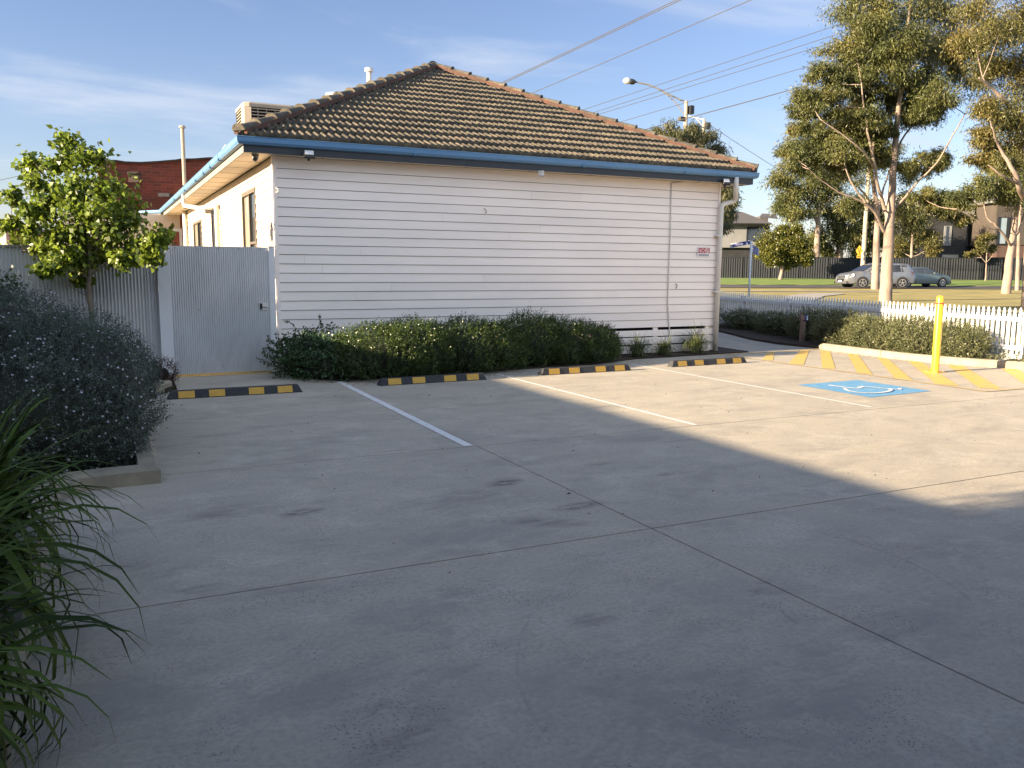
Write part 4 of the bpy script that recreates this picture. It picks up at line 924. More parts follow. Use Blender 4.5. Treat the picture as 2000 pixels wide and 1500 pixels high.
def shrub(name, blobs, label, cat, mt, nshoot, per, llen, lwid, shoot=.07, up=.6, group=None, flower=None, seed=1, core=.72, stems=True, lump=.16, inner=.74, spikes=0, spread=.9):
    rng = np.random.default_rng(seed); c0 = blobs[0][0]
    root = thing(name, (c0[0], c0[1], 0.02), label, cat, group)
    mb = MB()
    for i, (c, r) in enumerate(blobs): blob_core(mb, c, r, seed + i, core)
    mb.build('shaded_core', C_CORE, root, smooth=True)
    tot = sum(r[0] * r[1] + r[0] * r[2] + r[1] * r[2] for _, r in blobs); PV = []; DV = []
    for c, r in blobs:
        m = int(nshoot * (r[0] * r[1] + r[0] * r[2] + r[1] * r[2]) / tot)
        P, D = blob_points(m, c, r, rng, lump, inner); PV.append(P); DV.append(D)
    P = np.concatenate(PV); D = np.concatenate(DV); D = unit(D + np.array([0, 0, up]) + rng.normal(0, .25, D.shape))
    ns = len(P); t = np.tile(np.linspace(0, 1, per), ns); idx = np.repeat(np.arange(ns), per)
    sl = shoot * rng.uniform(.6, 1.3, ns)
    B_ = P[idx] + D[idx] * (t * sl[idx])[:, None]
    LD = unit(D[idx] * .55 + rng.normal(0, 1, (len(idx), 3)) * spread)
    V, F = leaves(B_, LD, llen * rng.uniform(.7, 1.25, len(idx)), lwid * rng.uniform(.8, 1.2, len(idx)))
    fastmesh('foliage', V, F, mt, root)
    if flower:
        fm, nf, fs = flower; sel = rng.choice(ns, min(nf, ns), replace=False); 
        nm = unit(D[sel] + rng.normal(0, .35, (len(sel), 3))); Pf = P[sel] + D[sel] * (shoot * 1.0)
        a = unit(np.cross(nm, rng.normal(size=nm.shape))); b = np.cross(nm, a); Vf = []; Ff = []
        for k in range(5):
            an = 2 * math.pi * k / 5; dr = a * math.cos(an) + b * math.sin(an); pr = -a * math.sin(an) + b * math.cos(an)
            q4 = np.stack([Pf, Pf + dr * fs * .6 + pr * fs * .35, Pf + dr * fs + nm * fs * .2, Pf + dr * fs * .6 - pr * fs * .35], 1); Vf.append(q4)
        Vf = np.concatenate(Vf).reshape(-1, 3); Ff = np.arange(len(Vf)).reshape(-1, 4); fastmesh('flowers', Vf, Ff, fm, root)
    return root
# grey-green flowering shrub on the left
shrub('flowering_shrub', [((-1.35, 8.9, .55), (1.45, 1.55, .98)), ((-.45, 8.35, .48), (.72, 1.2, .68)), ((-2.6, 9.4, .7), (1.3, 1.4, .88)), ((-.9, 7.85, .35), (.95, .85, .70)), ((-.25, 9.6, .5), (.68, 1.1, .66)), ((-.12, 8.35, .46), (.56, 1.25, .60)), ((-.35, 7.45, .30), (.62, .62, .50)), ((-1.5, 7.7, .4), (.9, .8, .8)), ((-.8, 7.35, .36), (.95, .62, .58))],
      'large grey green shrub dotted with small white flowers at the left edge', 'shrub', C_WEST, 46000, 8, .024, .0075, .085, .5, flower=(C_FLOW, 3600, .0105), seed=3, core=.80, inner=.80, lump=.10)
# strappy plant
def blades(root_pos, n, ln, wd, rng, tilt=(15, 75), az=(0, 360), droop=1.0, seg=9):
    V = []; F = []; b = 0
    for i in range(n):
        a = R(rng.uniform(*az)); tl = R(rng.uniform(*tilt)); L_ = ln * rng.uniform(.6, 1.15); w = wd * rng.uniform(.7, 1.2)
        p = np.array(root_pos) + np.array([rng.normal(0, .05), rng.normal(0, .05), 0]); el = math.pi / 2 - tl * .45
        side = np.array([-math.sin(a), math.cos(a), 0]); h = np.array([math.cos(a), math.sin(a), 0]); dr = droop * rng.uniform(.5, 1.5)
        tw = rng.uniform(-.5, .5); kink = rng.random() < .25; kk = rng.integers(4, 7)
        for k in range(seg + 1):
            t = k / seg; ww = w * (1 - t ** 3 * .95) * (.65 + .35 * min(1, t * 4)); s_ = side * math.cos(tw * t) + np.array([0, 0, 1]) * math.sin(tw * t)
            V += [p - s_ * ww / 2, p + np.array([0, 0, -ww * .18]), p + s_ * ww / 2]
            p = p + (h * math.cos(el) + np.array([0, 0, 1]) * math.sin(el)) * L_ / seg
            el -= dr * (tl + .25) * (0.28 if t > .15 else .1) * (1 + t)
            if kink and k == kk: el -= .9
            if p[2] < .01: p[2] = .012 + .002 * (i % 5); el = max(el, -.05)
        for k in range(seg):
            q = b + k * 3; F += [(q, q + 1, q + 4, q + 3), (q + 1, q + 2, q + 5, q + 4)]
        b += (seg + 1) * 3
    return V, F
rng = np.random.default_rng(11)
def strap(pos, n, ln, wd, label, seed, az=(0, 360), tilt=(10, 80), group=None, mt=C_STRAP, droop=1.0, name='strap_leaf_plant'):
    r_ = thing(name, pos, label, 'plant', group); V, F = blades(pos, n, ln, wd, np.random.default_rng(seed), tilt, az, droop); fastmesh('leaves', V, F, mt, r_); return r_
strap((-.66, 4.85, .05), 300, 1.05, .034, 'dark strap leaved plant below the flowering shrub, blades arching over the kerb', 21, tilt=(5, 68), droop=.72)
strap((-.74, 3.85, .05), 280, 1.12, .038, 'middle strap leaved plant at the left edge, long blades bent to the concrete', 22, tilt=(15, 80), droop=.72)
strap((-.72, 2.85, .05), 130, .95, .036, 'nearest strap leaved plant in the bottom left corner', 23, az=(-70, 70), tilt=(30, 80), droop=.75)
# grass tufts by the house corner
for (px, py, hgt, n, lb, sd_) in ((1253, 697, .42, 150, 'leftmost long grass tuft, right beside the hedge', 31), (1305, 694, .36, 120, 'smallest middle tuft of long grass under the conduit', 32), (1366, 690, .52, 170, 'tallest long grass tuft, next to the downpipe', 33)):
    q = onz(px, py, .03); strap((q[0], q[1] + .12, .03), int(n * 1.7), hgt * 1.25, .011, lb, sd_, tilt=(5, 75), group='grass tufts under the facade', droop=.9, name='grass_tuft', mt=mat('tuft_leaf', (.065, .085, .025), (.10, .115, .04), 3, .5, island=.4, transl=.15))
# hedge: one shrub per rounded mass
HG = 'shrubs of the hedge in front of the facade'
hp = dict(mt=C_HEDGE, per=8, llen=.032, lwid=.012, shoot=.12, up=1.1, group=HG, core=.74, inner=.76, lump=.13, spread=.75)
shrub('hedge_shrub', [((3.75, 12.15, .30), (.80, .76, .44)), ((4.25, 12.2, .34), (.6, .68, .46))], 'green hedge shrub at the left, its top catching yellow sunlight', 'shrub', nshoot=6200, seed=41, **hp)
shrub('hedge_shrub', [((5.15, 12.3, .33), (.75, .66, .45)), ((5.7, 12.4, .28), (.55, .60, .40))], 'dark green hedge shrub behind the second wheel stop', 'shrub', nshoot=5200, seed=42, flower=(C_PINKF, 6, .02), **hp)
shrub('hedge_shrub', [((6.45, 12.6, .36), (.68, .58, .46)), ((7.05, 12.62, .31), (.6, .56, .41))], 'right half hedge shrub with a few pink flowers on its top', 'shrub', nshoot=5200, seed=43, flower=(C_PINKF, 16, .02), **hp)
shrub('hedge_shrub', [((7.65, 12.66, .27), (.52, .50, .37)), ((7.98, 12.8, .20), (.32, .34, .26))], 'last hedge shrub before the grass tufts, with pink flowers low down', 'shrub', nshoot=3400, seed=44, flower=(C_PINKF, 16, .02), **hp)
cl = shrub('climbing_shrub', [((2.85, 12.7, .26), (.58, .58, .36)), ((3.1, 12.35, .2), (.65, .58, .34))], 'bluish green leafy shrub sprawling at the foot of the house corner', 'shrub', C_HEDGE2, 1900, 6, .042, .028, .11, .3, seed=45, core=.75, lump=.2, inner=.7, flower=(C_PINKF, 5, .016))
def sprays(root, lst, mt, ll=.06, lw=.035, seed=5):
    rng = np.random.default_rng(seed); P = []; D = []; mb = MB()
    for pts in lst:
        pts = [Vector(p) for p in pts]; mb.tube(pts, .004, 5)
        for a, b in zip(pts[:-1], pts[1:]):
            n = max(2, int((b - a).length / .028))
            for k in range(n):
                p = a.lerp(b, k / n); s_ = (b - a).normalized()
                for _ in range(2): P.append(p); D.append(np.array(s_) * .5 + rng.normal(0, 1, 3))
    fastmesh('sprays', *leaves(np.array([tuple(p) for p in P]), np.array(D), ll * rng.uniform(.6, 1.1, len(P)), lw * rng.uniform(.7, 1.1, len(P))), mt, root); mb.build('sprigs', C_BARKD, root)
y_ = 12.75
S_ = lambda *pp: [tuple(ony(a, b, y_)) for a, b in pp]
sprays(cl, [S_((600, 660), (585, 650), (570, 632), (555, 625)), S_((625, 660), (628, 640), (623, 622), (625, 612)), S_((640, 660), (638, 640), (648, 628)), S_((545, 700), (535, 685), (520, 680), (510, 690)), S_((550, 690), (530, 665), (520, 655)), S_((545, 715), (522, 712), (508, 705)), S_((560, 690), (545, 670), (528, 672), (522, 660)), S_((600, 668), (560, 665), (548, 668)), S_((612, 665), (618, 640), (632, 632))], C_HEDGE2, .055, .034)
# sage shrubs along the picket fence
SG = 'grey green shrubs along the picket fence'
sp = dict(mt=C_SAGE, per=7, llen=.030, lwid=.013, shoot=.10, up=.7, group=SG, core=.58, inner=.62, lump=.22)
FLW = (mat('sage_flower', (.5, .47, .40), rough=.6), 90, .013)
for (x, y, rx, ry, h, ns_, lb, sd_) in (
        (13.98, 10.15, .40, .50, .78, 1500, 'rightmost sage shrub, straggly and sunlit, right of the bollard', 51),
        (13.90, 11.05, .42, .62, .80, 1900, 'full sunlit sage shrub directly left of the bollard', 52),
        (14.00, 12.05, .45, .62, .82, 1900, 'sage shrub half in sun, below the big gum trunk', 53),
        (14.15, 13.05, .50, .60, .84, 1800, 'shaded shrub just right of the timber stake', 54),
        (14.75, 14.5, .45, .65, .80, 1200, 'shaded shrub just left of the timber stake', 55),
        (15.2, 16.0, .40, .80, .68, 1100, 'shaded low shrub beside the path, middle of the far row', 56),
        (15.75, 17.9, .40, .9, .62, 1000, 'low shaded shrub in front of the fence post near the house', 57),
        (15.6, 19.6, .5, .8, .80, 1000, 'farthest shaded shrub, partly hidden by the downpipe', 58)):
    shrub('sage_shrub', [((x, y, h * .44), (rx, ry, h * (.46 + .05 * math.sin(sd_ * 2.1)))), ((x + .08, y + .25, h * .38), (rx * .8, ry * .7, h * .44)), ((x - .1, y - .28, h * .36), (rx * .7, ry * .55, h * (.40 + .08 * math.sin(sd_ * 1.3))))], lb, 'shrub', nshoot=int(ns_ * 1.9), seed=sd_, flower=FLW, **sp)
# low creeping bits at the kerb
shrub('ground_cover_plant', [((14.05, 9.15, .09), (.22, .38, .10))], 'low creeping plant on the kerb edge at the foot of the picket fence', 'plant', C_SAGE, 260, 6, .03, .012, .08, .3, seed=61, core=.5)
shrub('heather_plant', [((.72, 12.35, .17), (.16, .2, .17))], 'small dark red shrub on pebbles beside the gate post', 'plant', C_REDLEAF, 420, 6, .025, .008, .07, .8, seed=62, core=.5, lump=.25)
# pebbles at the gate post
rng = np.random.default_rng(9); V = []; F = []; b = 0
for i in range(650):
    x = rng.uniform(.25, .86); y = rng.uniform(11.7, 13.2)
    if x > np.interp(y, [11.2, 11.95, 13.3], [.42, .80, .86]): continue
    r = rng.uniform(.010, .022); dirs = np.array([(1, 0, 0), (0, 1, 0), (-1, 0, 0), (0, -1, 0), (0, 0, .7), (0, 0, -.7)]) * r * rng.uniform(.7, 1.2, (6, 1)); a = rng.uniform(0, 6)
    rot = np.array([[math.cos(a), -math.sin(a), 0], [math.sin(a), math.cos(a), 0], [0, 0, 1]])
    V.append(dirs @ rot.T + (x, y, .055 + r * .5)); F += [(b + p, b + q, b + r_) for p, q, r_ in ((0, 1, 4), (1, 2, 4), (2, 3, 4), (3, 0, 4), (1, 0, 5), (2, 1, 5), (3, 2, 5), (0, 3, 5))]; b += 6
o = fastmesh('pebbles', np.concatenate(V), F, C_PEB); tag(o, 'tan and brown pebbles at the foot of the gate post', 'pebbles', kind='stuff')

# dry leaves blown against the kerbs and the hedge
rng = np.random.default_rng(77); Pl = []
for i in range(420):
    k = rng.random()
    if k < .45: x = rng.uniform(3.0, 8.6); y = np.interp(x, [3, 4.5, 7.5, 8.7], [11.7, 11.55, 12.0, 12.6]) - abs(rng.normal(0, .25))
    elif k < .75: y = rng.uniform(8.5, 13); x = np.interp(y, [8.5, 10.6, 13], [13.8, 13.2, 13.4]) - abs(rng.normal(0, .15))
    else: x = rng.uniform(.4, 12); y = rng.uniform(4, 11.5)
    Pl.append((x, y, .012))
Pl = np.array(Pl); Dl = rng.normal(size=(len(Pl), 3)); Dl[:, 2] *= .12
o = fastmesh('leaf_litter', *leaves(Pl, Dl, rng.uniform(.015, .04, len(Pl)), rng.uniform(.006, .014, len(Pl))), mat('dry_leaf', (.16, .09, .04), (.07, .05, .03), 9, .8, island=.5)); tag(o, 'small dry leaves scattered over the concrete and along the kerbs', 'leaf litter', kind='stuff')

# ---------------------------------------------------------------- trees
def limb(mb, pts, r0, r1, seg=8, wob=.0, rng=None):
    n = len(pts); pts = [Vector(p) for p in pts]; out = []
    # catmull-rom
    for i in range(n - 1):
        p0 = pts[max(i - 1, 0)]; p1_ = pts[i]; p2 = pts[i + 1]; p3 = pts[min(i + 2, n - 1)]
        for k in range(4):
            t = k / 4; out.append(.5 * ((2 * p1_) + (p2 - p0) * t + (2 * p0 - 5 * p1_ + 4 * p2 - p3) * t * t + (3 * p1_ - p0 - 3 * p2 + p3) * t ** 3))
    out.append(pts[-1])
    if wob and rng is not None:
        for i in range(1, len(out) - 1): out[i] = out[i] + Vector(rng.normal(0, wob, 3))
    m = len(out); mb.tube(out, [r0 + (r1 - r0) * (i / (m - 1)) ** .8 for i in range(m)], seg)
    return out
DENS = 2.3
def gum_tree(name, trunk, limbs, clumps, dep, label, group=None, fol=C_GUM, bark=C_BARK, nleaf=260, ll=.17, lw=.032, seed=1, droop=.9, sub=9, ddep=1.6, cat='tree', twigs=True, subr=.52):
    """trunk/limbs: lists of (px, py[, extra depth]) with radii; clumps: (px, py, rx, ry[, extra depth]) in picture units at depth dep"""
    rng = np.random.default_rng(seed); sc = dep / F_PX
    P_ = lambda p: at(p[0], p[1], dep + (p[2] if len(p) > 2 else 0))
    base = P_(trunk[0][:2]); root = thing(name, (base[0], base[1], terrain(base[0], base[1])), label, cat, group)
    mb = MB(); nodes = []
    pts = [P_(p[:2]) for p in trunk]; pts[0][2] = min(pts[0][2], terrain(pts[0][0], pts[0][1]) - .1)
    nodes += [(q, trunk[0][2]) for q in limb(mb, pts, trunk[0][2] * 1.12, trunk[-1][2], 14, .01, rng)]
    for lm, r0, r1 in limbs:
        nodes += [(q, r1) for q in limb(mb, [P_(p) for p in lm], r0, r1, 9, .012 * dep / 40, rng)]
    NP = np.array([tuple(q) for q, _ in nodes])
    LP = []; LDv = []
    for c in clumps:
        dd = c[4] if len(c) > 4 else rng.uniform(-ddep * .8, ddep * 1.2)
        C_ = P_((c[0], c[1], dd)); rx, ry = c[2] * sc, c[3] * sc
        if twigs:
            w = np.linalg.norm(NP - C_, axis=1) + 1.2 * np.maximum(NP[:, 2] - C_[2] + .3, 0); st = NP[int(np.argmin(w))]
            mid = st * .5 + C_ * .5 + np.array([0, 0, -.08 * np.linalg.norm(C_ - st)]); cl_ = limb(mb, [st, mid, C_], .013 * dep / 20, .005 * dep / 20, 6, .01 * dep / 40, rng)
        for _ in range(sub):
            o_ = unit(rng.normal(size=3)) * rng.uniform(.25, 1.15); s_ = C_ + o_ * np.array([rx, rx * .8, ry]); 
            if twigs: 
                e_ = Vector(s_); a_ = Vector(C_); mb.tube([a_, (a_ + e_) / 2 + Vector((0, 0, .06 * (e_ - a_).length)), e_], [.007 * dep / 20, .005 * dep / 20, .003 * dep / 20], 4, False)
            m = int(DENS * nleaf * rng.uniform(.6, 1.3)); r_ = subr * min(rx, ry) * rng.uniform(.75, 1.3)
            d = rng.normal(size=(m, 3)) * .55; str_ = rng.uniform(.6, 1.7); d[:, 2] *= str_
            LP.append(s_ + d * np.array([r_ * 1.35, r_ * 1.35, r_ * .95])); 
            LDv.append(unit(rng.normal(size=(m, 3)) * .75 + d * .3 + np.array([0, 0, -droop])))
    LP = np.concatenate(LP); LDv = np.concatenate(LDv); n = len(LP)
    V, F = leaves(LP, LDv, ll * rng.uniform(.6, 1.3, n), lw * rng.uniform(.7, 1.3, n))
    o = mb.build('trunk', bark, root); smooth_by_angle(o, 80)
    fastmesh('crown', V, F, fol, root)
    return root
GG = 'gum trees on the lawn across the path'
gum_tree('gum_tree', [(1729, 590, .27), (1732, 540, .235), (1735, 480, .22), (1738, 425, .215), (1741, 395, .18), (1745, 330, .145), (1750, 265, .11), (1757, 190, .085), (1764, 110, .06), (1776, 30, .045), (1780, -60, .03)],
         [([(1736, 432), (1726, 400), (1714, 360, -.5), (1708, 320, -.8), (1697, 270, -1), (1688, 210, -1.2), (1680, 150, -1), (1670, 90)], .10, .012),
          ([(1738, 415), (1762, 392), (1795, 352, -.5), (1830, 318, -.8), (1862, 262, -1), (1885, 222, -1)], .065, .02),
          ([(1727, 452), (1708, 415, -.5), (1680, 392, -.8), (1640, 376, -1), (1605, 352, -1.2), (1575, 325, -1.5)], .08, .01),
          ([(1690, 395, -.8), (1665, 360, -1), (1650, 320, -1), (1655, 280, -.5)], .05, .02),
          ([(1745, 325), (1760, 275, 1), (1800, 225, 1.5), (1840, 200, 1.8)], .06, .02), ([(1748, 270), (1735, 215, 1), (1720, 170, 1.2), (1700, 120, 1)], .07, .02),
          ([(1757, 190), (1775, 150, -1), (1800, 110, -1), (1830, 60, -.6)], .05, .02), ([(1712, 340, -.6), (1690, 300, -2), (1640, 260, -2.4), (1605, 235, -2.5)], .05, .02),
          ([(1705, 305, -.8), (1710, 250, .5), (1722, 205, .6)], .045, .02)],
         [(1670, 42, 48, 36), (1725, 15, 52, 36), (1790, 25, 46, 40), (1845, 40, 42, 40), (1645, 100, 40, 30), (1700, 95, 46, 32), (1612, 150, 36, 22), (1652, 165, 44, 24), (1585, 195, 34, 20), (1618, 222, 46, 20), (1668, 222, 42, 24),
          (1712, 150, 38, 28), (1762, 140, 42, 24), (1805, 150, 40, 26), (1850, 190, 44, 24), (1885, 150, 46, 34), (1550, 292, 34, 22), (1592, 282, 38, 24), (1636, 292, 40, 26), (1678, 282, 26, 20), (1722, 262, 22, 14),
          (1785, 228, 28, 18), (1800, 318, 40, 18), (1838, 312, 22, 16), (1695, 185, 30, 20), (1630, 255, 40, 16), (1760, 70, 44, 30), (1810, 90, 40, 30), (1690, -30, 60, 40), (1790, -40, 60, 40), (1575, 248, 34, 14), (1740, 100, 44, 30), (1700, 60, 44, 30), (1760, 110, 40, 26), (1660, 140, 40, 26), (1700, 225, 36, 22), (1745, 200, 34, 26), (1790, 190, 36, 24), (1720, 300, 26, 20), (1660, 255, 30, 20), (1610, 190, 36, 22), (1560, 315, 30, 22), (1600, 315, 34, 22), (1640, 320, 30, 20), (1840, 100, 40, 30), (1880, 90, 36, 30), (1820, 215, 34, 20), (1560, 220, 26, 16)],
         38, 'tall pale trunked gum tree rising right behind the picket fence', GG, seed=71, nleaf=200, sub=9)
gum_tree('gum_tree', [(1709, 565, .24), (1711, 510, .21), (1713, 450, .19), (1712, 405, .17), (1706, 360, .14), (1698, 310, .11), (1694, 260, .08)],
         [([(1712, 440), (1720, 390, 1), (1735, 340, 1.5), (1745, 300, 2)], .10, .03), ([(1711, 420), (1690, 380, 1), (1660, 350, 1), (1630, 340, 1)], .09, .03)],
         [(1600, 335, 34, 22), (1650, 340, 40, 26), (1690, 300, 30, 26), (1735, 300, 26, 24), (1770, 340, 30, 24), (1665, 400, 22, 20), (1765, 400, 26, 30), (1785, 440, 22, 26), (1700, 250, 36, 26)],
         56, 'second pale gum trunk standing farther back by the road edge, left of the nearest gum', GG, seed=72, nleaf=170, sub=7, ll=.22, lw=.045)
gum_tree('gum_tree', [(1965, 573, .25), (1969, 530, .20), (1974, 490, .18), (1978, 462, .16), (1985, 420, .12), (1988, 380, .09)],
         [([(1975, 482), (1965, 466, -.5), (1945, 440, -1), (1928, 424, -1), (1920, 392, -1.2), (1912, 370, -1)], .085, .02), ([(1976, 478), (1990, 452, .5), (1999, 420, 1), (2010, 380, 1)], .09, .03),
          ([(1950, 447, -1), (1930, 445, -1.5), (1900, 425, -1.8), (1870, 408, -2)], .04, .015), ([(1982, 440), (1975, 420, 1), (1965, 400, 1.2)], .04, .015)],
         [(1880, 388, 32, 16), (1915, 370, 34, 20), (1955, 372, 34, 24), (1990, 362, 34, 28), (1845, 392, 26, 14), (2010, 330, 36, 30), (1960, 330, 36, 24), (1800, 385, 26, 14)],
         49, 'gum tree with low spreading branches near the right edge, in front of the brown building', GG, seed=73, nleaf=190, sub=9, ll=.2, lw=.04, fol=C_GUM)
gum_tree('gum_tree', [(2016, 600, .36), (2018, 520, .31), (2020, 420, .27), (2018, 330, .24), (2008, 262, .2)],
         [([(2010, 270), (1992, 236, -.5), (1965, 200, -1), (1940, 175, -1.2), (1912, 152, -1.5)], .14, .03), ([(2018, 400), (1995, 380, -1), (1985, 345, -1.5), (1965, 310, -1.5), (1950, 285, -1.5), (1938, 250, -1.8)], .13, .025),
          ([(2008, 265), (2020, 180, .5), (2015, 90, 1), (2000, 10, 1)], .17, .05), ([(1988, 360, -1.2), (1960, 345, -2), (1930, 322, -2)], .06, .02)],
         [(1905, 75, 40, 34), (1955, 55, 44, 40), (1995, 40, 40, 44), (1920, 130, 44, 28), (1965, 130, 44, 30), (2000, 160, 40, 40), (1930, 215, 30, 22), (1975, 225, 34, 30), (1930, 265, 38, 24), (1980, 285, 36, 30), (1925, 318, 36, 20), (1970, 325, 34, 20), (2010, 250, 36, 40), (1900, 25, 40, 34), (1960, -20, 60, 40), (2040, 60, 50, 60), (2050, 180, 50, 60)],
         33, 'gum tree at the right edge with its thick trunk mostly out of the picture', GG, seed=74, nleaf=190, sub=9, ll=.15, lw=.03, fol=C_GUM2)
gum_tree('gum_tree', [(1987, 567, .13), (1988, 520, .12), (1990, 460, .10), (1995, 380, .07)], [], [(1990, 345, 26, 20), (2010, 380, 26, 20)], 55, 'thin gum trunk standing right behind the low branched gum at the right', GG, seed=75, nleaf=120, sub=6)
# cluster behind the far fence
CG = 'trees behind the long grey fence'
def far_tree(tr, lm, cl_, dep, lb, sd_, fol=C_GUM, **k): gum_tree('gum_tree', tr, lm, cl_, dep, lb, CG, seed=sd_, fol=fol, nleaf=170, sub=8, ll=.30, lw=.07, **k)
far_tree([(1594, 520, .30), (1596, 470, .26), (1599, 420, .2), (1600, 380, .15)], [([(1597, 440), (1585, 410), (1565, 385), (1550, 360)], .12, .04), ([(1599, 425), (1620, 390), (1640, 370)], .12, .04)],
         [(1530, 352, 28, 20), (1545, 385, 30, 22), (1580, 370, 32, 24), (1612, 372, 32, 24), (1560, 415, 30, 20), (1530, 405, 26, 18), (1600, 340, 36, 20)], 80, 'forked dark gum tree behind the grey fence, just right of the round tree', 81)
far_tree([(1638, 520, .34), (1642, 470, .3), (1648, 430, .22), (1655, 390, .18)], [([(1645, 450), (1625, 420), (1610, 400)], .12, .04)],
         [(1620, 420, 30, 22), (1655, 400, 32, 26), (1690, 410, 28, 26), (1630, 455, 28, 22), (1665, 450, 30, 24), (1690, 470, 26, 24), (1600, 460, 24, 20), (1612, 488, 22, 14)], 82, 'dense dark gum left of the pole with the yellow sign', 82)
far_tree([(1690, 520, .3), (1695, 460, .25), (1700, 400, .2)], [], [(1710, 470, 24, 24), (1700, 430, 28, 24), (1735, 450, 20, 30), (1675, 490, 20, 16), (1770, 470, 18, 22), (1760, 500, 12, 16)], 84, 'dark tree behind the twin pale trunks, right of the pole', 83)
far_tree([(1780, 520, .12), (1782, 450, .1), (1785, 410, .08)], [], [(1790, 425, 26, 24), (1805, 460, 20, 18), (1770, 415, 24, 18), (1830, 400, 24, 14), (1850, 415, 24, 12), (1878, 425, 20, 12), (1820, 480, 10, 12), (1750, 480, 14, 20)], 76, 'slender pale stemmed tree against the dark modern house', 84, fol=C_GUM2)
# round tree in front of the far fence
gum_tree('round_tree', [(1523, 549, .16), (1527, 530, .14), (1531, 505, .13), (1534, 480, .1)], [([(1532, 500), (1515, 480), (1505, 465)], .06, .03), ([(1533, 498), (1555, 480), (1565, 468)], .06, .03)],
         [(1505, 495, 20, 14), (1520, 475, 24, 18), (1550, 470, 26, 18), (1540, 500, 26, 14), (1570, 490, 20, 14), (1500, 475, 16, 14), (1530, 455, 24, 12), (1555, 452, 18, 10), (1508, 510, 14, 8), (1575, 508, 14, 9), (1545, 512, 18, 8), (1520, 505, 18, 10), (1536, 484, 28, 16)],
         71, 'round dense small tree in front of the grey fence beside the street sign', None, C_ROUND, C_BARK, 210, .16, .09, 85, .15, 8, .8)
gum_tree('young_tree', [(1925, 546, .06), (1926, 525, .05), (1927, 500, .04), (1929, 470, .03)], [([(1926, 515), (1915, 500), (1905, 492)], .03, .012), ([(1927, 512), (1940, 498), (1950, 490)], .03, .012)],
         [(1905, 492, 16, 6), (1925, 480, 20, 9), (1945, 488, 16, 8), (1915, 470, 12, 7), (1932, 465, 14, 8), (1890, 497, 10, 4)], 71, 'young olive sapling with a thin pale stem at the right part of the grey fence', None, C_GUM2, C_BARK, 70, .16, .06, 86, -.1, 7, .6, subr=.5)
# weeping gum behind the house
gum_tree('weeping_gum', [(1372, 600, .2), (1370, 480, .17), (1365, 380, .13), (1350, 300, .08)], [([(1368, 420), (1390, 370), (1405, 340)], .06, .02), ([(1360, 340), (1330, 300), (1310, 280)], .05, .02)],
         [(1285, 262, 18, 12), (1312, 258, 22, 16), (1345, 258, 22, 14), (1372, 268, 20, 18), (1395, 292, 18, 18), (1400, 330, 20, 20), (1418, 375, 16, 22), (1428, 400, 14, 28), (1418, 430, 16, 22), (1405, 400, 16, 30), (1340, 290, 36, 18), (1370, 320, 30, 24), (1300, 290, 24, 12), (1380, 390, 30, 30), (1372, 450, 30, 26)],
         27, 'weeping gum behind the house, long hanging leaves beside the downpipe', None, C_WEEP, C_BARK, 95, .17, .022, 87, 1.5, 8, 1.0)
# lime green tree on the left
gum_tree('lime_green_tree', [(178, 620, .036), (176, 580, .033), (174, 545, .03), (176, 500, .026), (172, 450, .02), (160, 400, .015), (150, 340, .01), (145, 290, .006)],
         [([(174, 548), (150, 520), (115, 500), (80, 490), (45, 490)], .016, .006), ([(175, 540), (205, 515), (240, 500), (275, 490)], .015, .005), ([(175, 505), (140, 460), (110, 430), (80, 400), (50, 375)], .015, .004), ([(173, 460), (200, 420), (215, 370), (205, 320)], .015, .005),
          ([(172, 450), (130, 400), (95, 350), (70, 320)], .013, .004), ([(176, 495), (220, 470), (265, 450), (290, 455)], .013, .005), ([(140, 460), (90, 450), (50, 440), (20, 430)], .008, .003)],
         [(130, 275, 12, 16), (150, 320, 26, 26), (185, 305, 20, 22), (110, 315, 14, 12), (65, 325, 18, 16), (80, 350, 14, 14), (130, 365, 26, 22), (175, 360, 30, 28), (215, 355, 22, 28), (235, 395, 24, 26), (200, 410, 32, 26), (155, 410, 30, 24), (245, 430, 24, 20), (210, 455, 34, 22), (165, 460, 30, 22), (120, 450, 28, 16),
          (25, 385, 12, 14), (55, 405, 16, 10), (85, 412, 14, 12), (18, 435, 12, 8), (45, 470, 26, 14), (85, 485, 26, 14), (120, 500, 26, 14), (30, 500, 22, 10), (150, 500, 24, 18), (190, 495, 22, 18), (265, 480, 26, 14), (300, 470, 20, 12), (320, 455, 12, 8), (240, 505, 20, 10), (300, 500, 14, 10), (95, 385, 18, 12), (165, 545, 16, 10), (60, 440, 14, 8), (100, 525, 22, 8)],
         11.6, 'small tree with large fresh lime green leaves in front of the metal fence', None, C_LIME, C_BARKD, 12, .08, .066, 88, .9, 9, .35, subr=.85)
shrub('climber_plant', [((-1.9, 12.6, 1.25), (.95, .5, .42))], 'dark leafy shrub under the lime green tree at the left edge', 'shrub', C_HEDGE2, 900, 5, .05, .035, .1, .3, seed=89, core=.7, lump=.2)

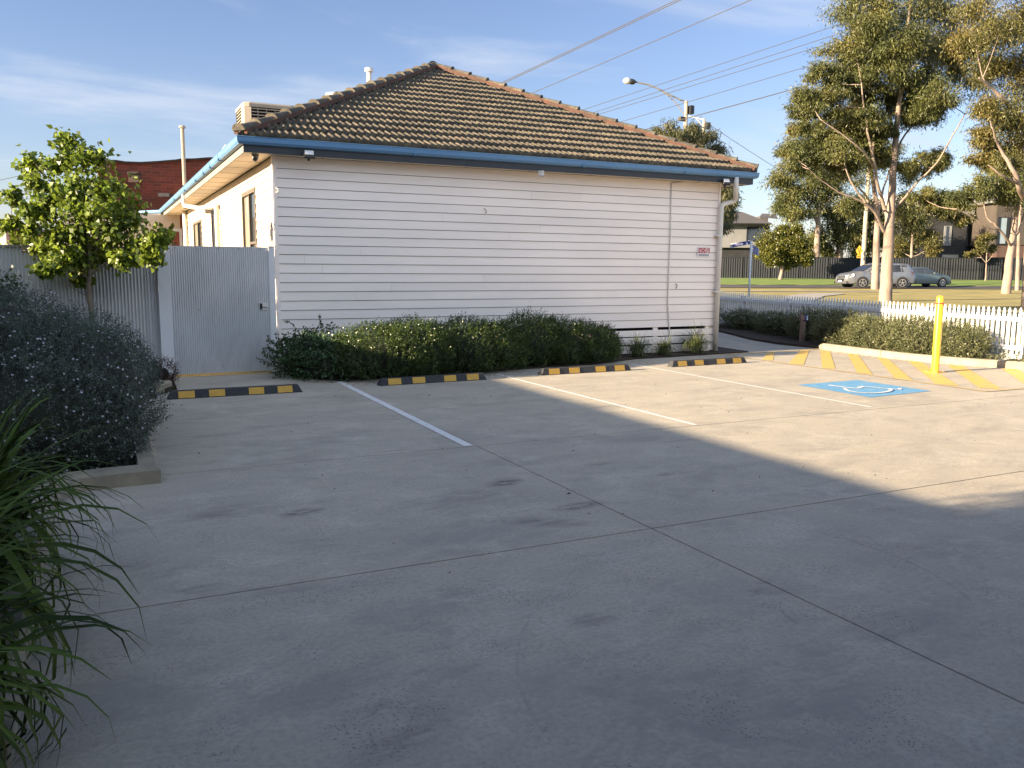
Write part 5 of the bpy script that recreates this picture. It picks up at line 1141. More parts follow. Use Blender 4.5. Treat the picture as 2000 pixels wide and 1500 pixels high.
# ---------------------------------------------------------------- far fence
ff = thing('steel_fence', tuple(at(1700, 546, 72)), 'long dark grey ribbed steel fence across the road', 'fence')
def far_fence():
    A = at(1395, 545, 78); Bp = at(2100, 547, 70.5); A[2] = Bp[2] = 0; d = Vector(Bp - A); L_ = d.length; d.normalize(); n = Vector((-d.y, d.x, 0)); nb = int(L_ / 2.4)
    for i in range(nb):
        a = Vector(A) + d * (L_ * i / nb); b = Vector(A) + d * (L_ * (i + 1) / nb); z = terrain(a.x, a.y) + .03; w = (b - a).length; nr = 12; V = []; F = []
        zt = z + 1.86 + .04 * (i % 2)
        pr = []
        for k in range(nr):
            x0 = w * k / nr; st = w / nr; pr += [(x0, 0), (x0 + st * .55, 0), (x0 + st * .62, -.035), (x0 + st * .93, -.035)]
        pr.append((w, 0))
        for zz_ in (z - .2, zt):
            V += [tuple(a + d * x + n * y + Vector((0, 0, zz_))) for x, y in pr]
        m = len(pr); fastmesh('panel', V, [(k, k + 1, k + 1 + m, k + m) for k in range(m - 1)], C_FENCEM, ff)
        mb = MB(); mb.bar(a + d * .0 - n * .05 + Vector((0, 0, z - .2)), a - n * .05 + Vector((0, 0, zt + .02)), .06, .06, up=(1, 0, 0)); mb.build('post', C_FENCEM, ff)
        mb = MB(); mb.bar(a - n * .02 + Vector((0, 0, zt)), b - n * .02 + Vector((0, 0, zt)), .07, .04); mb.build('top_rail', C_FENCEM, ff)
far_fence()
# ---------------------------------------------------------------- far buildings
def facing(px, dep):                # local frame facing the camera: origin on the ground at px
    o = at(px, 533, dep); o[2] = 0; rx = Vector((FH[1], -FH[0], 0)); fw = Vector((FH[0], FH[1], 0)); return Vector(o), rx, fw
class Fac:
    """boxes given by picture x range and y range at a depth; thickness goes back"""
    def __init__(s, dep, turn=0): s.d = dep
    def bx(s, mb, x0, x1, y0, y1, th, off=0.0):
        d = s.d + off; a = Vector(at(x0, y0, d)); b = Vector(at(x1, y1, d)); fw = Vector((FH[0], FH[1], 0)); rx = Vector((FH[1], -FH[0], 0))
        w = (b - a).dot(rx); zt = a.z; zb = b.z
        vs = [Vector((*(a + rx * u * w + fw * v * th).xy, z)) for u in (0, 1) for v in (0, 1) for z in (zb, zt)]
        return mb.add(vs, [(0, 1, 3, 2), (4, 6, 7, 5), (0, 4, 5, 1), (2, 3, 7, 6), (0, 2, 6, 4), (1, 5, 7, 3)])
def win(f, parent, x0, x1, y0, y1, off=-.08, fr=C_BLACKPL, gl=C_GLASS, t=1.2):
    mb = MB(); f.bx(mb, x0, x0 + t, y0, y1, .1, off); f.bx(mb, x1 - t, x1, y0, y1, .1, off); f.bx(mb, x0 + t, x1 - t, y0, y0 + t, .1, off); f.bx(mb, x0 + t, x1 - t, y1 - t, y1, .1, off)
    w = mb.build('window', fr, parent); mb = MB(); f.bx(mb, x0 + t, x1 - t, y0 + t, y1 - t, .02, off + .04); mb.build('pane', gl, w)
C_WRENDER = mat('white_render', (.45, .44, .42), (.40, .39, .37), 1, .8); C_GRENDER = mat('grey_render', (.20, .20, .20), (.16, .16, .16), 1, .8); C_TAN = mat('tan_render', (.065, .052, .042), (.052, .042, .034), 1, .8)
C_RTILE = mat('grey_roof_tile', (.075, .07, .068), (.10, .092, .085), 2, .8, stretch=(1, 1, 6)); C_CREAM = mat('cream_render', (.62, .50, .26), rough=.8)
C_MID = mat('midgrey_render', (.20, .20, .205), (.17, .17, .175), 1, .8)
# left two storey house
f = Fac(88); h = thing('far_house', tuple(at(1450, 545, 88)), 'two storey house with dark tiled roof and white upper wall left of the round tree', 'house')
mb = MB(); f.bx(mb, 1395, 1502, 438, 484, 8); mb.build('upper_wall', C_MID, h)
mb = MB(); f.bx(mb, 1395, 1475, 484, 560, 7.5, .4); mb.build('lower_wall', C_BRICKD, h); mb = MB(); f.bx(mb, 1476, 1520, 492, 560, 5, .2); mb.build('porch_wall', C_CREAM, h)
win(f, h, 1459, 1500, 443, 471)
mb = MB(); a = [at(1385, 437, 87.3), at(1508, 436, 87.3), at(1450, 414, 93), at(1405, 412, 93), at(1508, 436, 96), at(1385, 437, 96)]
mb.add(a, [(0, 1, 2, 3), (1, 4, 2), (0, 3, 5), (3, 2, 4, 5)]); mb.build('roof', C_RTILE, h)
mb = MB(); f.bx(mb, 1385, 1508, 435.5, 438.5, .3, -.75); mb.build('fascia', C_BLACKPL, h)
mb = MB(); f.bx(mb, 1485, 1500, 422, 436, 5, 6); mb.add([at(1483, 424, 92), at(1520, 428, 92), at(1515, 418, 96), at(1488, 417, 96)], [(0, 1, 2, 3)]); mb.build('rear_roof', C_RTILE, h)
# dark modern house
f = Fac(90); h = thing('modern_house', tuple(at(1840, 545, 90)), 'dark brick modern house with white parapet behind the grey fence', 'house')
mb = MB(); f.bx(mb, 1786, 1880, 421, 560, 8); mb.build('brick_wall', C_BRICKD, h)
mb = MB(); f.bx(mb, 1880.5, 1903, 421, 560, 7, 1.2); mb.build('side_brick_wall', C_BRICKD, h)
mb = MB(); f.bx(mb, 1828, 1903, 399, 420.5, 9, -.3); mb.build('parapet', C_MID, h)
mb = MB(); f.bx(mb, 1826, 1905, 419.5, 422.5, .3, -.45); mb.build('flashing', C_WRENDER, h)
mb = MB(); f.bx(mb, 1740, 1830, 380, 430, 8, 2); mb.build('upper_storey', C_WRENDER, h)
mb = MB(); f.bx(mb, 1740, 1762, 430.5, 560, 7, 1.5); mb.build('grey_wall', C_MID, h)
mb = MB(); f.bx(mb, 1777, 1785.5, 445, 560, 7, .6); mb.build('cream_column', C_WRENDER, h)
win(f, h, 1845, 1857, 441, 480, fr=C_GRENDER); win(f, h, 1891, 1901, 440, 480, off=1.1, fr=C_MID); win(f, h, 1838, 1874, 496, 515, gl=C_GLASSB)
mb = MB(); f.bx(mb, 1904, 1948, 437, 560, 7, 1.8); mb.build('grey_wall', C_GRENDER, h); mb = MB(); f.bx(mb, 1904, 1948, 405, 436.5, 7, 1.4); mb.build('upper_panel', C_MID, h)
win(f, h, 1906, 1932, 439, 447, off=1.7, fr=C_MID)
f = Fac(86); h = thing('brown_building', tuple(at(1975, 545, 86)), 'brown modern building with tall window at the right edge beyond the fence', 'building')
mb = MB(); f.bx(mb, 1948.5, 2060, 396, 479, 9); mb.build('tan_wall', C_TAN, h); mb = MB(); f.bx(mb, 1948.5, 2060, 479.3, 560, 9, .1); mb.build('brick_base', C_BRICKB, h)
mb = MB(); f.bx(mb, 1944, 2060, 385, 395.7, 10, -.6); mb.build('roof_slab', C_GRENDER, h); win(f, h, 1950, 1969, 424, 477, gl=mat('sky_glass', (.22, .27, .30), rough=.1), fr=C_BLACKPL)
# left background: red brick building and white corner building
f = Fac(30.7); h = thing('brick_building', tuple(at(320, 530, 33)), 'old red brick building with uneven parapet behind the tree and the gutter', 'building')
mb = MB(); top = [(190, 316), (225, 314.5), (245, 317.5), (275, 318.5), (310, 316.5), (345, 313.5), (352, 312), (380, 311.5), (405, 309.5), (430, 309), (560, 307)]
fw = Vector((0, 8, 0)); n = len(top); A_ = [Vector(ony(x, y, 34)) for x, y in top]
vs = A_ + [Vector((p.x, p.y, 0)) for p in A_] + [p + fw for p in A_] + [Vector((p.x, p.y, 0)) + fw for p in A_]; fs = []
for i in range(n - 1): fs += [(i, i + n, i + 1 + n, i + 1), (i, i + 1, i + 1 + 2 * n, i + 2 * n), (i + 2 * n, i + 1 + 2 * n, i + 1 + 3 * n, i + 3 * n)]
fs += [(0, 2 * n, 3 * n, n), (n - 1, 2 * n - 1, 4 * n - 1, 3 * n - 1)]
mb.add(vs, fs); mb.build('parapet_wall', C_BRICK, h)
C_CAPB = mat('dark_brick_capping', (.030, .018, .015), (.045, .024, .018), 3, .9)
mb = MB()
for i in range(n - 1): mb.bar(A_[i] - fw * .004 + Vector((0, 0, .0)), A_[i + 1] - fw * .004, .12, .07)
mb.build('capping', C_CAPB, h)
mb = MB(); f.bx(mb, 248, 270, 335, 341, .3, -.15); f.bx(mb, 250, 271, 341, 356, .2, -.12); mb.build('vent_box', C_CAPB, h)
mb = MB(); f.bx(mb, 252, 267, 337, 340, .02, -.18); mb.build('vent_slot', C_BLACK, h); mb = MB(); f.bx(mb, 309, 331, 377, 384, .2, -.12); mb.build('ledge', C_BLACKPL, h)
mb = MB(); a = at(362, 395, 31.5); b = at(356, 250, 31.5); mb.tube([a, b], .065, 12); mb.tube([b, b + np.array([0, 0, .08])], [.12, .1], 12)
pr_ = thing('vent_pipe', (a[0], a[1], 0), 'thin rusty vent pipe standing in front of the red brick parapet', 'pipe'); mb.tube([(a[0], a[1], 0), a], .065, 12); mb.build('pipe', C_POLEC, pr_)
f = Fac(36); h = thing('white_building', tuple(at(0, 530, 36)), 'white building corner with red brown roof at the far left edge', 'building')
mb = MB(); f.bx(mb, -60, 19, 441, 560, 8); mb.build('wall', C_WRENDER, h); mb = MB(); mb.add([at(-60, 441, 35.6), at(9, 441, 35.6), at(0, 426, 38), at(-60, 380, 42), at(9, 441, 44), at(-60, 441, 44)], [(0, 1, 2, 3), (1, 4, 2), (2, 4, 5, 3)]); mb.build('roof', C_CAPB, h)
mb = MB(); f.bx(mb, 19.2, 23, 448, 462, 6, .2); mb.build('brick_edge', C_BRICK, h)

# ---------------------------------------------------------------- poles, wires, signs
lp = thing('street_light', tuple(at(1335, 520, 54)), 'tall pole with a curved street light arm behind the house roof', 'street light')
base = at(1330, 520, 54); top = at(1340.5, 197, 54); bz_ = terrain(base[0], base[1])
mb = MB(); mb.tube([(top[0], top[1], bz_), (top[0], top[1], top[2])], [.17, .11], 12); mb.build('pole', C_POLEC, lp)
mb = MB(); A3 = lambda x, y, e=0: tuple(at(x, y, 54 + e)); mb.tube([A3(1338, 199), A3(1318, 190), A3(1300, 181), A3(1283, 172), A3(1265, 165), A3(1242, 160)], .055, 8); mb.tube([A3(1337, 224), A3(1327, 210), A3(1316, 197), A3(1303, 185), A3(1290, 176)], .04, 8); mb.build('arm', C_LEAD, lp)
mb = MB(); mb.tube([A3(1242, 160), A3(1238, 160), A3(1232, 159.5), A3(1230, 159.5)], [.06, .16, .17, .12], 10); hd = mb.build('lamp_head', C_BLACKPL, lp)
mb = MB(); mb.tube([A3(1231, 159), A3(1226, 158), A3(1220, 158), A3(1217, 159)], [.17, .20, .17, .06], 10); mb.build('lens', mat('lamp_glass', (.5, .5, .5), rough=.15), hd, smooth=True)
mb = MB(); a = at(1345, 213, 54); mb.box(a[0], a[1] - .2, a[2] - .3, a[0] + .28, a[1] + .1, a[2] + .2); mb.build('junction_box', C_BLACKPL, lp)
mb = MB(); a = at(1331, 232, 54); mb.box(a[0] - .2, a[1] - .2, a[2] - .12, a[0] + .2, a[1] + .1, a[2] + .1); mb.build('bracket_box', C_TAN, lp)
p2 = thing('utility_pole', tuple(at(1376, 520, 60)), 'shorter pole with small crossarm and black box just right of the street light pole', 'pole')
a = at(1375, 232, 60); mb = MB(); mb.tube([(a[0], a[1], terrain(a[0], a[1])), tuple(a)], [.14, .09], 10); mb.build('shaft', C_POLEC, p2)
mb = MB(); mb.bar(at(1375, 234, 60), at(1345, 227, 60), .07, .07); mb.bar(at(1372, 245, 60), at(1357, 229, 60), .04, .04); mb.build('arm', C_PIPE, p2)
a = at(1378, 246, 60); mb = MB(); mb.box(a[0] - .12, a[1] - .3, a[2] - .25, a[0] + .2, a[1] - .1, a[2] + .2); mb.build('switch_box', C_BLACKPL, p2)
p3 = thing('utility_pole', tuple(at(1682, 548, 62)), 'pale utility pole across the road carrying a yellow diamond sign', 'pole')
a = at(1683, 556, 62); zb_ = terrain(a[0], a[1]); b = at(1685, 235, 62); mb = MB(); mb.tube([(a[0], a[1], zb_), (a[0], a[1], b[2])], [.17, .11], 12); mb.build('shaft', C_POLEC, p3)
# yellow diamond
ds = thing('road_sign', tuple(at(1678, 490, 61.5)), 'yellow diamond road sign with black forked arrow mark on the pole', 'sign')
c = Vector(at(1678, 490, 61.6)); rx = Vector((FH[1], -FH[0], 0)); up = Vector((0, 0, 1)); fwv = Vector((FH[0], FH[1], 0)); s_ = 61.6 / F_PX
C_SYEL = mat('sign_yellow', (.66, .38, .04), rough=.5)
def plate(name, pts, mt, off, par, th=.02):
    mb = MB(); n = len(pts); a = [c + rx * (x * s_) + up * (-y * s_) - fwv * off for x, y in pts]; vs = a + [q + fwv * th for q in a]
    mb.add(vs, [tuple(reversed(range(n))), tuple(range(n, 2 * n))] + [(i, (i + 1) % n, (i + 1) % n + n, i + n) for i in range(n)]); return mb.build(name, mt, par)
plate('plate', [(0, -11), (6.8, 0), (0, 11), (-6.8, 0)], C_SYEL, .05, ds); plate('lower_plate', [(-4, 8), (4, 8), (4, 13.5), (-4, 13.5)], C_SYEL, .03, ds)
for pl in ([(-.5, 0), (.5, 0), (.5, 7), (-.5, 7)], [(-2.6, -5), (-1.7, -5), (-1.7, -1), (.0, 1), (-.5, 1.5), (-2.6, -.5)], [(1.7, -5), (2.6, -5), (2.6, -.5), (.5, 1.5), (0, 1), (1.7, -1)]): plate('fork_mark', pl, C_SBLACK, .056, ds, .004)
plate('plate_text_bar', [(-3, 10), (3, 10), (3, 11.5), (-3, 11.5)], C_SBLACK, .036, ds, .004)
# street name sign
ss = thing('street_sign', tuple(at(1467, 583, 29)), 'white post with blue and white direction blades beyond the picket fence', 'street sign')
a = at(1467.5, 470, 29); zb_ = terrain(a[0], a[1]); mb = MB(); mb.tube([(a[0], a[1], zb_), (a[0], a[1], a[2])], .038, 12); o = mb.build('post', C_TRIM, ss, smooth=True)
C_SBLUE = mat('sign_blue', (.02, .055, .30), rough=.4)
def blade(x1, ytop, ybot, yc1, ang, ltxt, white, flip):
    d = Vector((FH[1], -FH[0], 0)) * (1 if flip > 0 else -1); fwv = Vector((FH[0], FH[1], 0)); d = (d * math.cos(R(ang)) + fwv * math.sin(R(ang))); d.z = -.15 if white else -.26; d.normalize()
    p0 = Vector((a[0], a[1], 0)); zc = at(1467, (ytop + ybot) / 2, 29)[2]; hh = (ybot - ytop) / 2 * 29 / F_PX; L_ = x1
    nrm = Vector((-d.y, d.x, 0)).normalized(); nrm = nrm if nrm.dot(fwv) < 0 else -nrm
    def sh(pts, y, mt, nm, par, th=.003):
        mb = MB(); q = [p0 + d * u + nrm * y + Vector((0, 0, zc + v)) for u, v in pts]; m = len(q); vs = q + [w + nrm * th for w in q]
        mb.add(vs, [tuple(range(m)), tuple(reversed(range(m, 2 * m)))] + [(i, (i + 1) % m, (i + 1) % m + m, i + m) for i in range(m)]); return mb.build(nm, mt, par)
    tip = hh * .6
    if white:
        bl = sh([(.03, -hh), (L_, -hh), (L_, hh), (.03, hh)], 0, C_SWHITE, 'blade', ss, .008)
        sh([(.05, -hh * .8), (L_ - .12, -hh * .8), (L_ - .04 - hh * .2, 0), (L_ - .12, hh * .8), (.05, hh * .8)], .0085, C_SBLUE, 'blue_field', bl)
    else:
        bl = sh([(.03, -hh), (L_ - tip, -hh), (L_, 0), (L_ - tip, hh), (.03, hh)], 0, C_SBLUE, 'blade', ss, .008)
        sh([(L_ - tip - .04, -hh * .8), (L_ - tip - .015, -hh * .8), (L_ - .03, 0), (L_ - tip - .015, hh * .8), (L_ - tip - .04, hh * .8), (L_ - .06, 0)], .0085, C_SWHITE, 'chevron', bl)
    # lettering faces the viewer: x axis must run left to right as seen
    xax = d if flip > 0 else -d; mid = p0 + d * (L_ * .55) + nrm * .0125 + Vector((0, 0, zc - hh * .05))
    Mx = Matrix((( xax.x, 0, -fwv.x * 0 + nrm.x, mid.x), (xax.y, 0, nrm.y, mid.y), (xax.z, 1, 0, mid.z), (0, 0, 0, 1)))
    if ltxt: text('lettering', ltxt, hh * .95, Mx, C_SWHITE, bl)
    else:
        for u0, u1, v in ((.24, .40, hh * .3), (.26, .38, -hh * .3)):
            sh([(u0, v - .008), (u1, v - .008), (u1, v + .008), (u0, v + .008)], .0115, C_MID, 'worn_lettering', bl)
    ic = p0 + d * (L_ * (.16 if flip > 0 else .20)) + nrm * .0125 + Vector((0, 0, zc)); mb = MB()
    mb.add([ic + xax * x + Vector((0, 0, z)) for x, z in ((-hh * .5, -hh * .6), (hh * .5, -hh * .6), (hh * .15, hh * .5), (-hh * .15, hh * .5))], [(0, 1, 2, 3)]); mb.build('walker_symbol', C_SWHITE, bl)
blade(.78, 469, 477, 0, 40, 'Braybrook', True, -1)
blade(.62, 476, 483, 0, 48, '', False, 1)
blade(.62, 484, 491, 0, 48, '', False, 1)
# wires
def wire(pa, da, pb, db, label, mt=C_WIRE, r=.012, sag=.006):
    A = Vector(at(*pa, da)); Bv = Vector(at(*pb, db)); o = thing('overhead_wire', tuple(A), label, 'wire', 'overhead wires'); pts = []
    for k in range(25):
        t = k / 24; p = A.lerp(Bv, t); p.z -= (Bv - A).length * sag * 4 * t * (1 - t); pts.append(p)
    mb = MB(); mb.tube(pts, r, 5); mb.build('cable', mt, o)
def ext(x0, y0, x1, y1, xa, xb): k = (y1 - y0) / (x1 - x0); return (xa, y0 + k * (xa - x0)), (xb, y0 + k * (xb - x0))
for (x0, y0, x1, y1, xa, xb, da, db, r, lb, mt) in (
        (976, 163, 1320, 0, 940, 1500, 30, 22, .012, 'upper of the two close parallel wires leaving the roof towards the top edge', C_WIREP), (976, 166, 1320, 4, 940, 1500, 30.2, 22.2, .012, 'lower of the two close parallel wires leaving the roof towards the top edge', C_WIREP),
        (1036, 183, 1465, 0, 980, 1700, 32, 24, .012, 'single pale wire crossing the sky from mid roof to the top edge', C_WIREP),
        (1132, 216.5, 1540, 80, 1090, 2150, 58, 40, .018, 'uppermost of the long dark wires above the street light arm', C_WIRE), (1150, 222.5, 1540, 96.5, 1100, 2150, 58, 40, .018, 'second long dark wire crossing the street light arm', C_WIRE),
        (1160, 226, 1540, 108.5, 1110, 2150, 58, 40, .018, 'third long dark wire crossing the street light arm', C_WIRE), (1205, 240, 1540, 140, 1150, 2150, 57, 40, .018, 'wire meeting the top of the street light pole', C_WIRE),
        (1252, 255, 1540, 176, 1200, 2150, 53.5, 38, .028, 'thickest lowest wire passing in front of the street light pole', C_WIRE)):
    pa, pb = ext(x0, y0, x1, y1, xa, xb); wire(pa, da, pb, db, lb, mt, r, .001)
wire((1380, 240), 60, (1560, 356), 64, 'wire sloping down from the short pole into the trees', C_WIRE, .016, .004)
wire((-40, 360), 30, (150, 318), 30, 'upper short wire at the far left', C_WIRE, .01, .004); wire((-40, 395), 30, (150, 378), 30, 'lower short wire at the far left', C_WIRE, .01, .01)

# ---------------------------------------------------------------- cars
C_SILV = mat('silver_car_paint', (.24, .25, .27), rough=.28, metal=.55); C_GRNB = mat('grey_green_car_paint', (.13, .165, .165), rough=.28, metal=.5)
C_CLAD = mat('grey_plastic_cladding', (.07, .07, .075), rough=.6); C_TYRE = mat('tyre_rubber', (.012, .012, .013), rough=.8); C_RIM = mat('alloy_rim', (.55, .52, .48), rough=.3, metal=.7)
C_TAIL = mat('red_tail_lens', (.30, .012, .01), rough=.2); C_HEADL = mat('headlight_glass', (.62, .62, .60), rough=.12); C_CARGL = mat('tinted_car_glass', (.018, .02, .023), rough=.05, spec=.9)
def interp(xs, ys, x): return float(np.interp(x, xs, ys))
def car(name, label, L_, Wd, H, paint, top, belt, sill, glass, wheels, wr, parts, halfw):
    """car along local +x (front), lofted from side profiles; glass = list of side window polygons"""
    root = thing(name, (0, 0, 0), label, 'car'); N_ = 64; V = []; M_ = 16
    tx, tz_ = zip(*top); bx_, bzz = zip(*belt); sx_, sz_ = zip(*sill); hx, hy = zip(*halfw)
    for i in range(N_ + 1):
        x = -L_ / 2 + L_ * i / N_; zt = interp(tx, tz_, x); zb = interp(bx_, bzz, x); zb = min(zb, zt); zs = interp(sx_, sz_, x); w = interp(hx, hy, x) * Wd / 2; cab = max(0, zt - zb)
        # section: sill -> side -> belt -> tumblehome to the roof -> centre
        wt = w * (1 - .30 * min(1, cab / .5)) if cab > .02 else w * .93
        sec = [(w * .90, zs), (w * .985, zs + .06), (w, zs + (zb - zs) * .45), (w * .985, zb - .06), (w * .955, zb), (w * .955 + (wt - w * .955) * .5, zb + cab * .55), (wt, zt - .05 * min(1, cab / .3 + .3)), (wt * .88, zt - .008), (wt * .5, zt + .008), (0, zt + .015)]
        ring = sec + [(-a, b) for a, b in sec[::-1][1:]]
        V += [(x, a, b) for a, b in ring]
    m = len(ring); F = [(i * m + k, i * m + k + 1, (i + 1) * m + k + 1, (i + 1) * m + k) for i in range(N_) for k in range(m - 1)]
    F += [(i * m, (i + 1) * m, (i + 1) * m + m - 1, i * m + m - 1) for i in range(N_)]
    mb = MB(); mb.add(V, F); mb.add([V[k] for k in range(m)], [tuple(range(m))]); mb.add([V[N_ * m + k] for k in range(m)], [tuple(reversed(range(m)))])
    body = mb.build('body', paint, root); smooth_by_angle(body, 35)
    for side in (-1, 1):
        for gl in glass:
            mb = MB(); pts = []
            for x, z in gl:
                zt = interp(tx, tz_, x); zb = min(interp(bx_, bzz, x), zt); w = interp(hx, hy, x) * Wd / 2; cab = max(.01, zt - zb); wt = w * (1 - .30 * min(1, cab / .5)); t = min(1, max(0, (z - zb) / cab)); y = w * .955 + (wt - w * .955) * t
                pts.append((x, side * (y + .012), z))
            mb.add(pts, [tuple(range(len(pts)))]); mb.build('side_window', C_CARGL, body)
        for wx in wheels:
            y = side * (Wd / 2 - .10); mb = MB(); mb.tube([(wx, side * (Wd / 2 - .02), wr + .02), (wx, side * (Wd / 2 + .008), wr + .02)], wr * 1.16, 28); mb.build('wheel_arch', parts.get('arch', C_BLACKPL), body)
            mb = MB(); mb.tube([(wx, y - side * .1, wr), (wx, side * (Wd / 2 + .012), wr), (wx, side * (Wd / 2 + .022), wr)], [wr, wr, wr * .93], 28); wh = mb.build('wheel', C_TYRE, root)
            mb = MB(); yy = side * (Wd / 2 + .026)
            for k in range(parts.get('spokes', 5) * 1):
                an = 2 * math.pi * k / parts.get('spokes', 5) + .3; c_, s2 = math.cos(an), math.sin(an)
                for da in (-.13, .13): mb.bar((wx + .05 * c_, yy, wr + .05 * s2), (wx + wr * .66 * math.cos(an + da), yy, wr + wr * .66 * math.sin(an + da)), .02, .035, up=(0, 1, 0))
            vs = []
            for k in range(24):
                t = 2 * math.pi * k / 24; vs += [(wx + wr * .62 * math.cos(t), yy, wr + wr * .62 * math.sin(t)), (wx + wr * .72 * math.cos(t), yy, wr + wr * .72 * math.sin(t))]
            mb.add(vs, [(2 * k, (2 * k + 2) % 48, (2 * k + 3) % 48, 2 * k + 1) for k in range(24)]); mb.tube([(wx, yy - side * .02, wr), (wx, yy + side * .01, wr)], .07, 10); mb.build('rim', C_RIM, wh)
    return root, body
def bx_part(nm, par, mt, *bxs, bevel=0.0):
    mb = MB()
    for b_ in bxs: mb.box(*b_)
    return mb.build(nm, mt, par, bevel=bevel)
# SUV: front towards +x
hw = [(-2.34, .86), (-2.2, .95), (-1.6, 1), (1.4, 1), (1.9, .93), (2.2, .82), (2.34, .70)]
suv, bd = car('parked_suv', 'silver seven seat style SUV driving past behind the pale gum trunks', 4.67, 1.85, 1.72, C_SILV,
     [(-2.34, .95), (-2.30, 1.15), (-2.12, 1.50), (-1.95, 1.66), (-1.2, 1.71), (.1, 1.70), (.45, 1.62), (1.25, 1.13), (1.35, 1.10), (2.0, .98), (2.25, .86), (2.34, .72)],
     [(-2.34, .95), (-1.9, 1.10), (0, 1.03), (1.1, 1.0), (1.3, 1.08), (2.34, 1.0)], [(-2.34, .42), (-2.2, .30), (2.1, .27), (2.34, .40)],
     [[(-2.02, 1.14), (-1.32, 1.12), (-1.36, 1.56), (-1.66, 1.55)], [(-1.24, 1.12), (-.36, 1.09), (-.36, 1.60), (-1.26, 1.57)], [(-.28, 1.09), (.62, 1.07), (.95, 1.12), (.30, 1.57), (-.28, 1.60)]], (-1.36, 1.35), .365, {'arch': C_CLAD, 'spokes': 5},
     hw)
suv['label'] = 'silver SUV on the road, partly hidden by the two pale gum trunks'
mb = MB(); mb.add([(.50, .60, 1.58), (1.22, .72, 1.13), (1.22, -.72, 1.13), (.50, -.60, 1.58)], [(0, 1, 2, 3)]); mb.v = [(x + .035, y, z + .03) for x, y, z in mb.v]; mb.build('windscreen', C_CARGL, bd)
mb = MB(); mb.add([(-2.30, .62, 1.12), (-2.12, .55, 1.47), (-2.12, -.55, 1.47), (-2.30, -.62, 1.12)], [(0, 1, 2, 3)]); mb.v = [(x - .03, y, z + .02) for x, y, z in mb.v]; mb.build('rear_window', C_CARGL, bd)
bx_part('bumper', bd, C_CLAD, (2.12, -.74, .28, 2.38, .74, .46), (-2.40, -.80, .36, -2.2, .80, .62), (-1.0, -.94, .26, 1.0, .94, .36), bevel=.03)
bx_part('grille', bd, C_BLACKPL, (2.30, -.42, .70, 2.365, .42, .82), (2.33, -.40, .48, 2.375, .40, .64)); bx_part('grille_bar', bd, C_SILV, (2.36, -.45, .74, 2.38, .45, .775))
for sd in (-1, 1):
    mb = MB(); mb.add([(2.26, sd * .52, .70), (2.30, sd * .50, .84), (1.92, sd * .865, .98), (1.86, sd * .885, .84), (2.1, sd * .80, .72)], [(0, 1, 2, 3, 4)]); mb.v = [(x + .03, y + sd * .02, z) for x, y, z in mb.v]; mb.build('headlight', C_HEADL, bd)
    bx_part('fog_light', bd, C_RIM, (2.30, sd * .62 - .06, .50, 2.37, sd * .62 + .06, .58))
    mb = MB(); mb.add([(-2.33, sd * .60, .90), (-2.31, sd * .60, 1.12), (-2.02, sd * .925, 1.14), (-2.05, sd * .93, .95)], [(0, 1, 2, 3)]); mb.v = [(x - .03, y + sd * .012, z) for x, y, z in mb.v]; mb.build('tail_light', C_TAIL, bd)
    mb = MB(); mb.bar((-1.85, sd * .60, 1.745), (.15, sd * .60, 1.745), .035, .03); mb.build('roof_rail', C_BLACKPL, bd)
    bx_part('mirror', bd, C_SILV, (.72, sd * .98 - .10, 1.04, .86, sd * .98 + .08, 1.20), bevel=.02); bx_part('door_handle', bd, C_HEADL, (-.62, sd * .93 - .015, .93, -.46, sd * .93 + .015, .96))
bx_part('number_plate', bd, C_SWHITE, (2.378, -.19, .42, 2.39, .19, .52)); 
def place(o, near_wheel, dep, wheel_x, wy, yaw, zoff=0):
    q = at(*near_wheel, dep); v = Matrix.Rotation(yaw, 3, 'Z') @ Vector((wheel_x, wy, 0)); x, y = q[0] - v.x, q[1] - v.y
    o.location = (x, y, terrain(q[0], q[1]) + .03 + zoff); o.rotation_euler.z = yaw
cam_right = math.atan2(-FH[0], FH[1])          # heading of picture-right on the ground
place(suv, (1687, 562), 57.9, 1.35, .92, cam_right + math.pi + R(9)); suv.scale = (1.09, 1.02, 1.0)
sed, bd = car('parked_sedan', 'grey green sedan nosing out from behind the silver SUV', 4.75, 1.80, 1.43, C_GRNB,
     [(-2.38, .80), (-2.30, .98), (-1.75, 1.03), (-1.55, 1.06), (-.95, 1.36), (-.5, 1.43), (.25, 1.42), (.5, 1.36), (1.15, .98), (1.3, .95), (2.0, .82), (2.28, .68), (2.38, .55)],
     [(-2.38, 1.0), (-1.6, .95), (1.2, .90), (2.38, .9)], [(-2.38, .36), (-2.1, .22), (2.1, .2), (2.38, .32)],
     [[(-1.38, .99), (-.72, .98), (-.72, 1.33), (-.95, 1.29)], [(-.66, .98), (-.02, .96), (-.02, 1.36), (-.66, 1.35)], [(.05, .96), (.98, .95), (.46, 1.29), (.05, 1.36)]], (-1.45, 1.42), .325, {'spokes': 7},
     [(-2.38, .80), (-2.2, .92), (-1.6, 1), (1.4, 1), (1.9, .93), (2.25, .78), (2.38, .62)])
sed['label'] = 'grey green sedan nosing out from behind the silver SUV'
mb = MB(); mb.add([(.52, .58, 1.33), (1.12, .70, .98), (1.12, -.70, .98), (.52, -.58, 1.33)], [(0, 1, 2, 3)]); mb.v = [(x + .03, y, z + .03) for x, y, z in mb.v]; mb.build('windscreen', C_CARGL, bd)
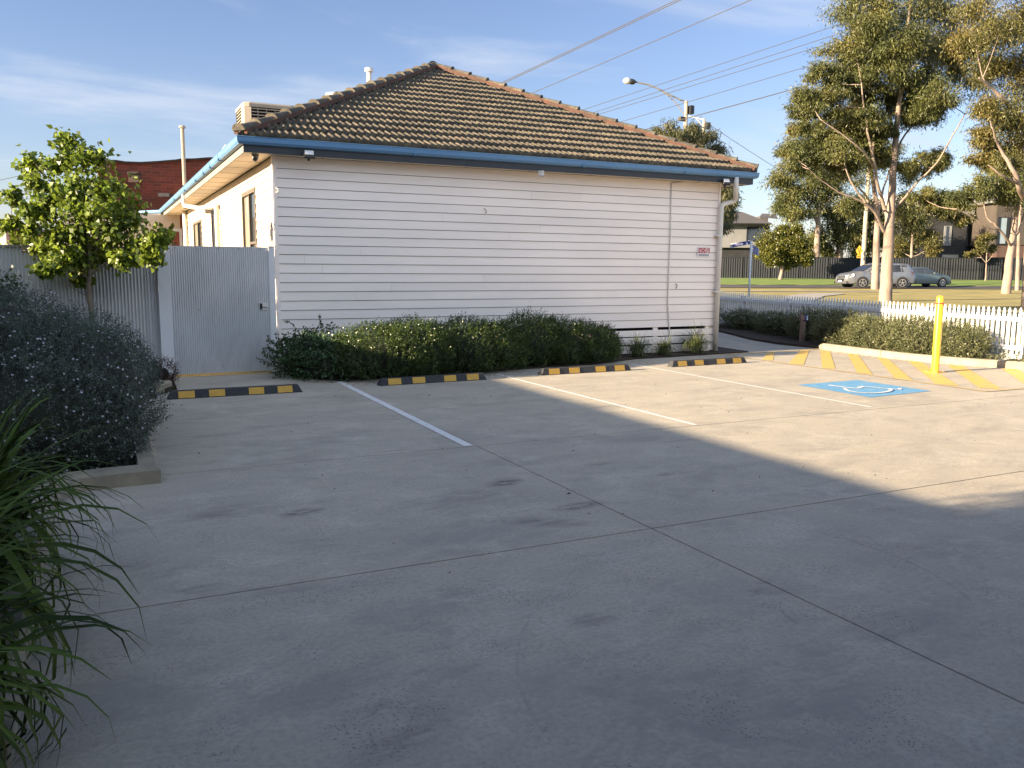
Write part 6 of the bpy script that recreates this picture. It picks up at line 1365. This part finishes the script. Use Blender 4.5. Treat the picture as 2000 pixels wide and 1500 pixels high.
for sd in (-1, 1):
    mb = MB(); mb.add([(2.26, sd * .48, .56), (2.24, sd * .48, .68), (1.85, sd * .84, .80), (1.9, sd * .85, .66)], [(0, 1, 2, 3)]); mb.v = [(x + .03, y + sd * .02, z) for x, y, z in mb.v]; mb.build('headlight', C_HEADL, bd)
    mb = MB(); mb.add([(-2.37, sd * .5, .70), (-2.34, sd * .5, .86), (-2.0, sd * .87, .90), (-2.05, sd * .88, .74)], [(0, 1, 2, 3)]); mb.v = [(x - .02, y + sd * .015, z) for x, y, z in mb.v]; mb.build('tail_light', C_TAIL, bd)
    bx_part('mirror', bd, C_GRNB, (.62, sd * .95 - .09, .93, .75, sd * .95 + .08, 1.06), bevel=.02)
bx_part('bumper', bd, C_GRNB, (2.2, -.62, .24, 2.41, .62, .44), bevel=.04)
place(sed, (1840, 560), 61.5, 1.42, -.9, cam_right + R(12))
suv.name = 'car'; sed.name = 'car.001'

# ---------------------------------------------------------------- neighbours to the left that throw the long shadow (out of the picture), plus an added block behind the camera
nb_ = thing('neighbour_house', (-11, 12, 0), 'low brick neighbour left of the car park with a straight roof edge', 'house')
mb = MB(); mb.box(-16, 3.4, 0, -8.3, 24, 3.05); mb.build('wall', C_BRICKB, nb_)
mb = MB(); mb.box(-16.4, 3.3, 3.05, -8.0, 24.3, 3.42); mb.build('roof', C_RTILE, nb_)
nb3 = thing('added_shade_block', (2, -8, 0), 'unseen block added behind the camera to darken the near concrete', 'building')  # unseen block added to keep sky light off the near concrete
mb = MB(); mb.box(-8, -12, 0, 14, -1.8, 4.8); mb.build('wall', C_GRENDER, nb3); mb = MB(); mb.box(-8.2, -12.2, 4.8, 14.2, -1.2, 5.1); mb.build('roof', C_RTILE, nb3)
nb2 = thing('two_storey_neighbour', (-12, -6, 0), 'taller brick neighbour behind the camera shading the near concrete', 'building')
mb = MB(); mb.box(-18, -22, 0, -8.2, 2.9, 6.3); mb.build('wall', C_BRICK, nb2); mb = MB(); mb.box(-18.4, -22.4, 6.3, -7.9, 3.1, 6.7); mb.build('roof', C_RTILE, nb2)
shrub('tall_conifer', [((-9.2, 3.0, 3.4), (.6, .6, 2.3)), ((-9.0, 3.5, 3.2), (.5, .6, 1.9))], 'tall narrow conifer between the two neighbours left of the car park', 'tree', C_HEDGE, 900, 6, .16, .05, .3, .9, seed=91, core=.75, lump=.3, inner=.6)
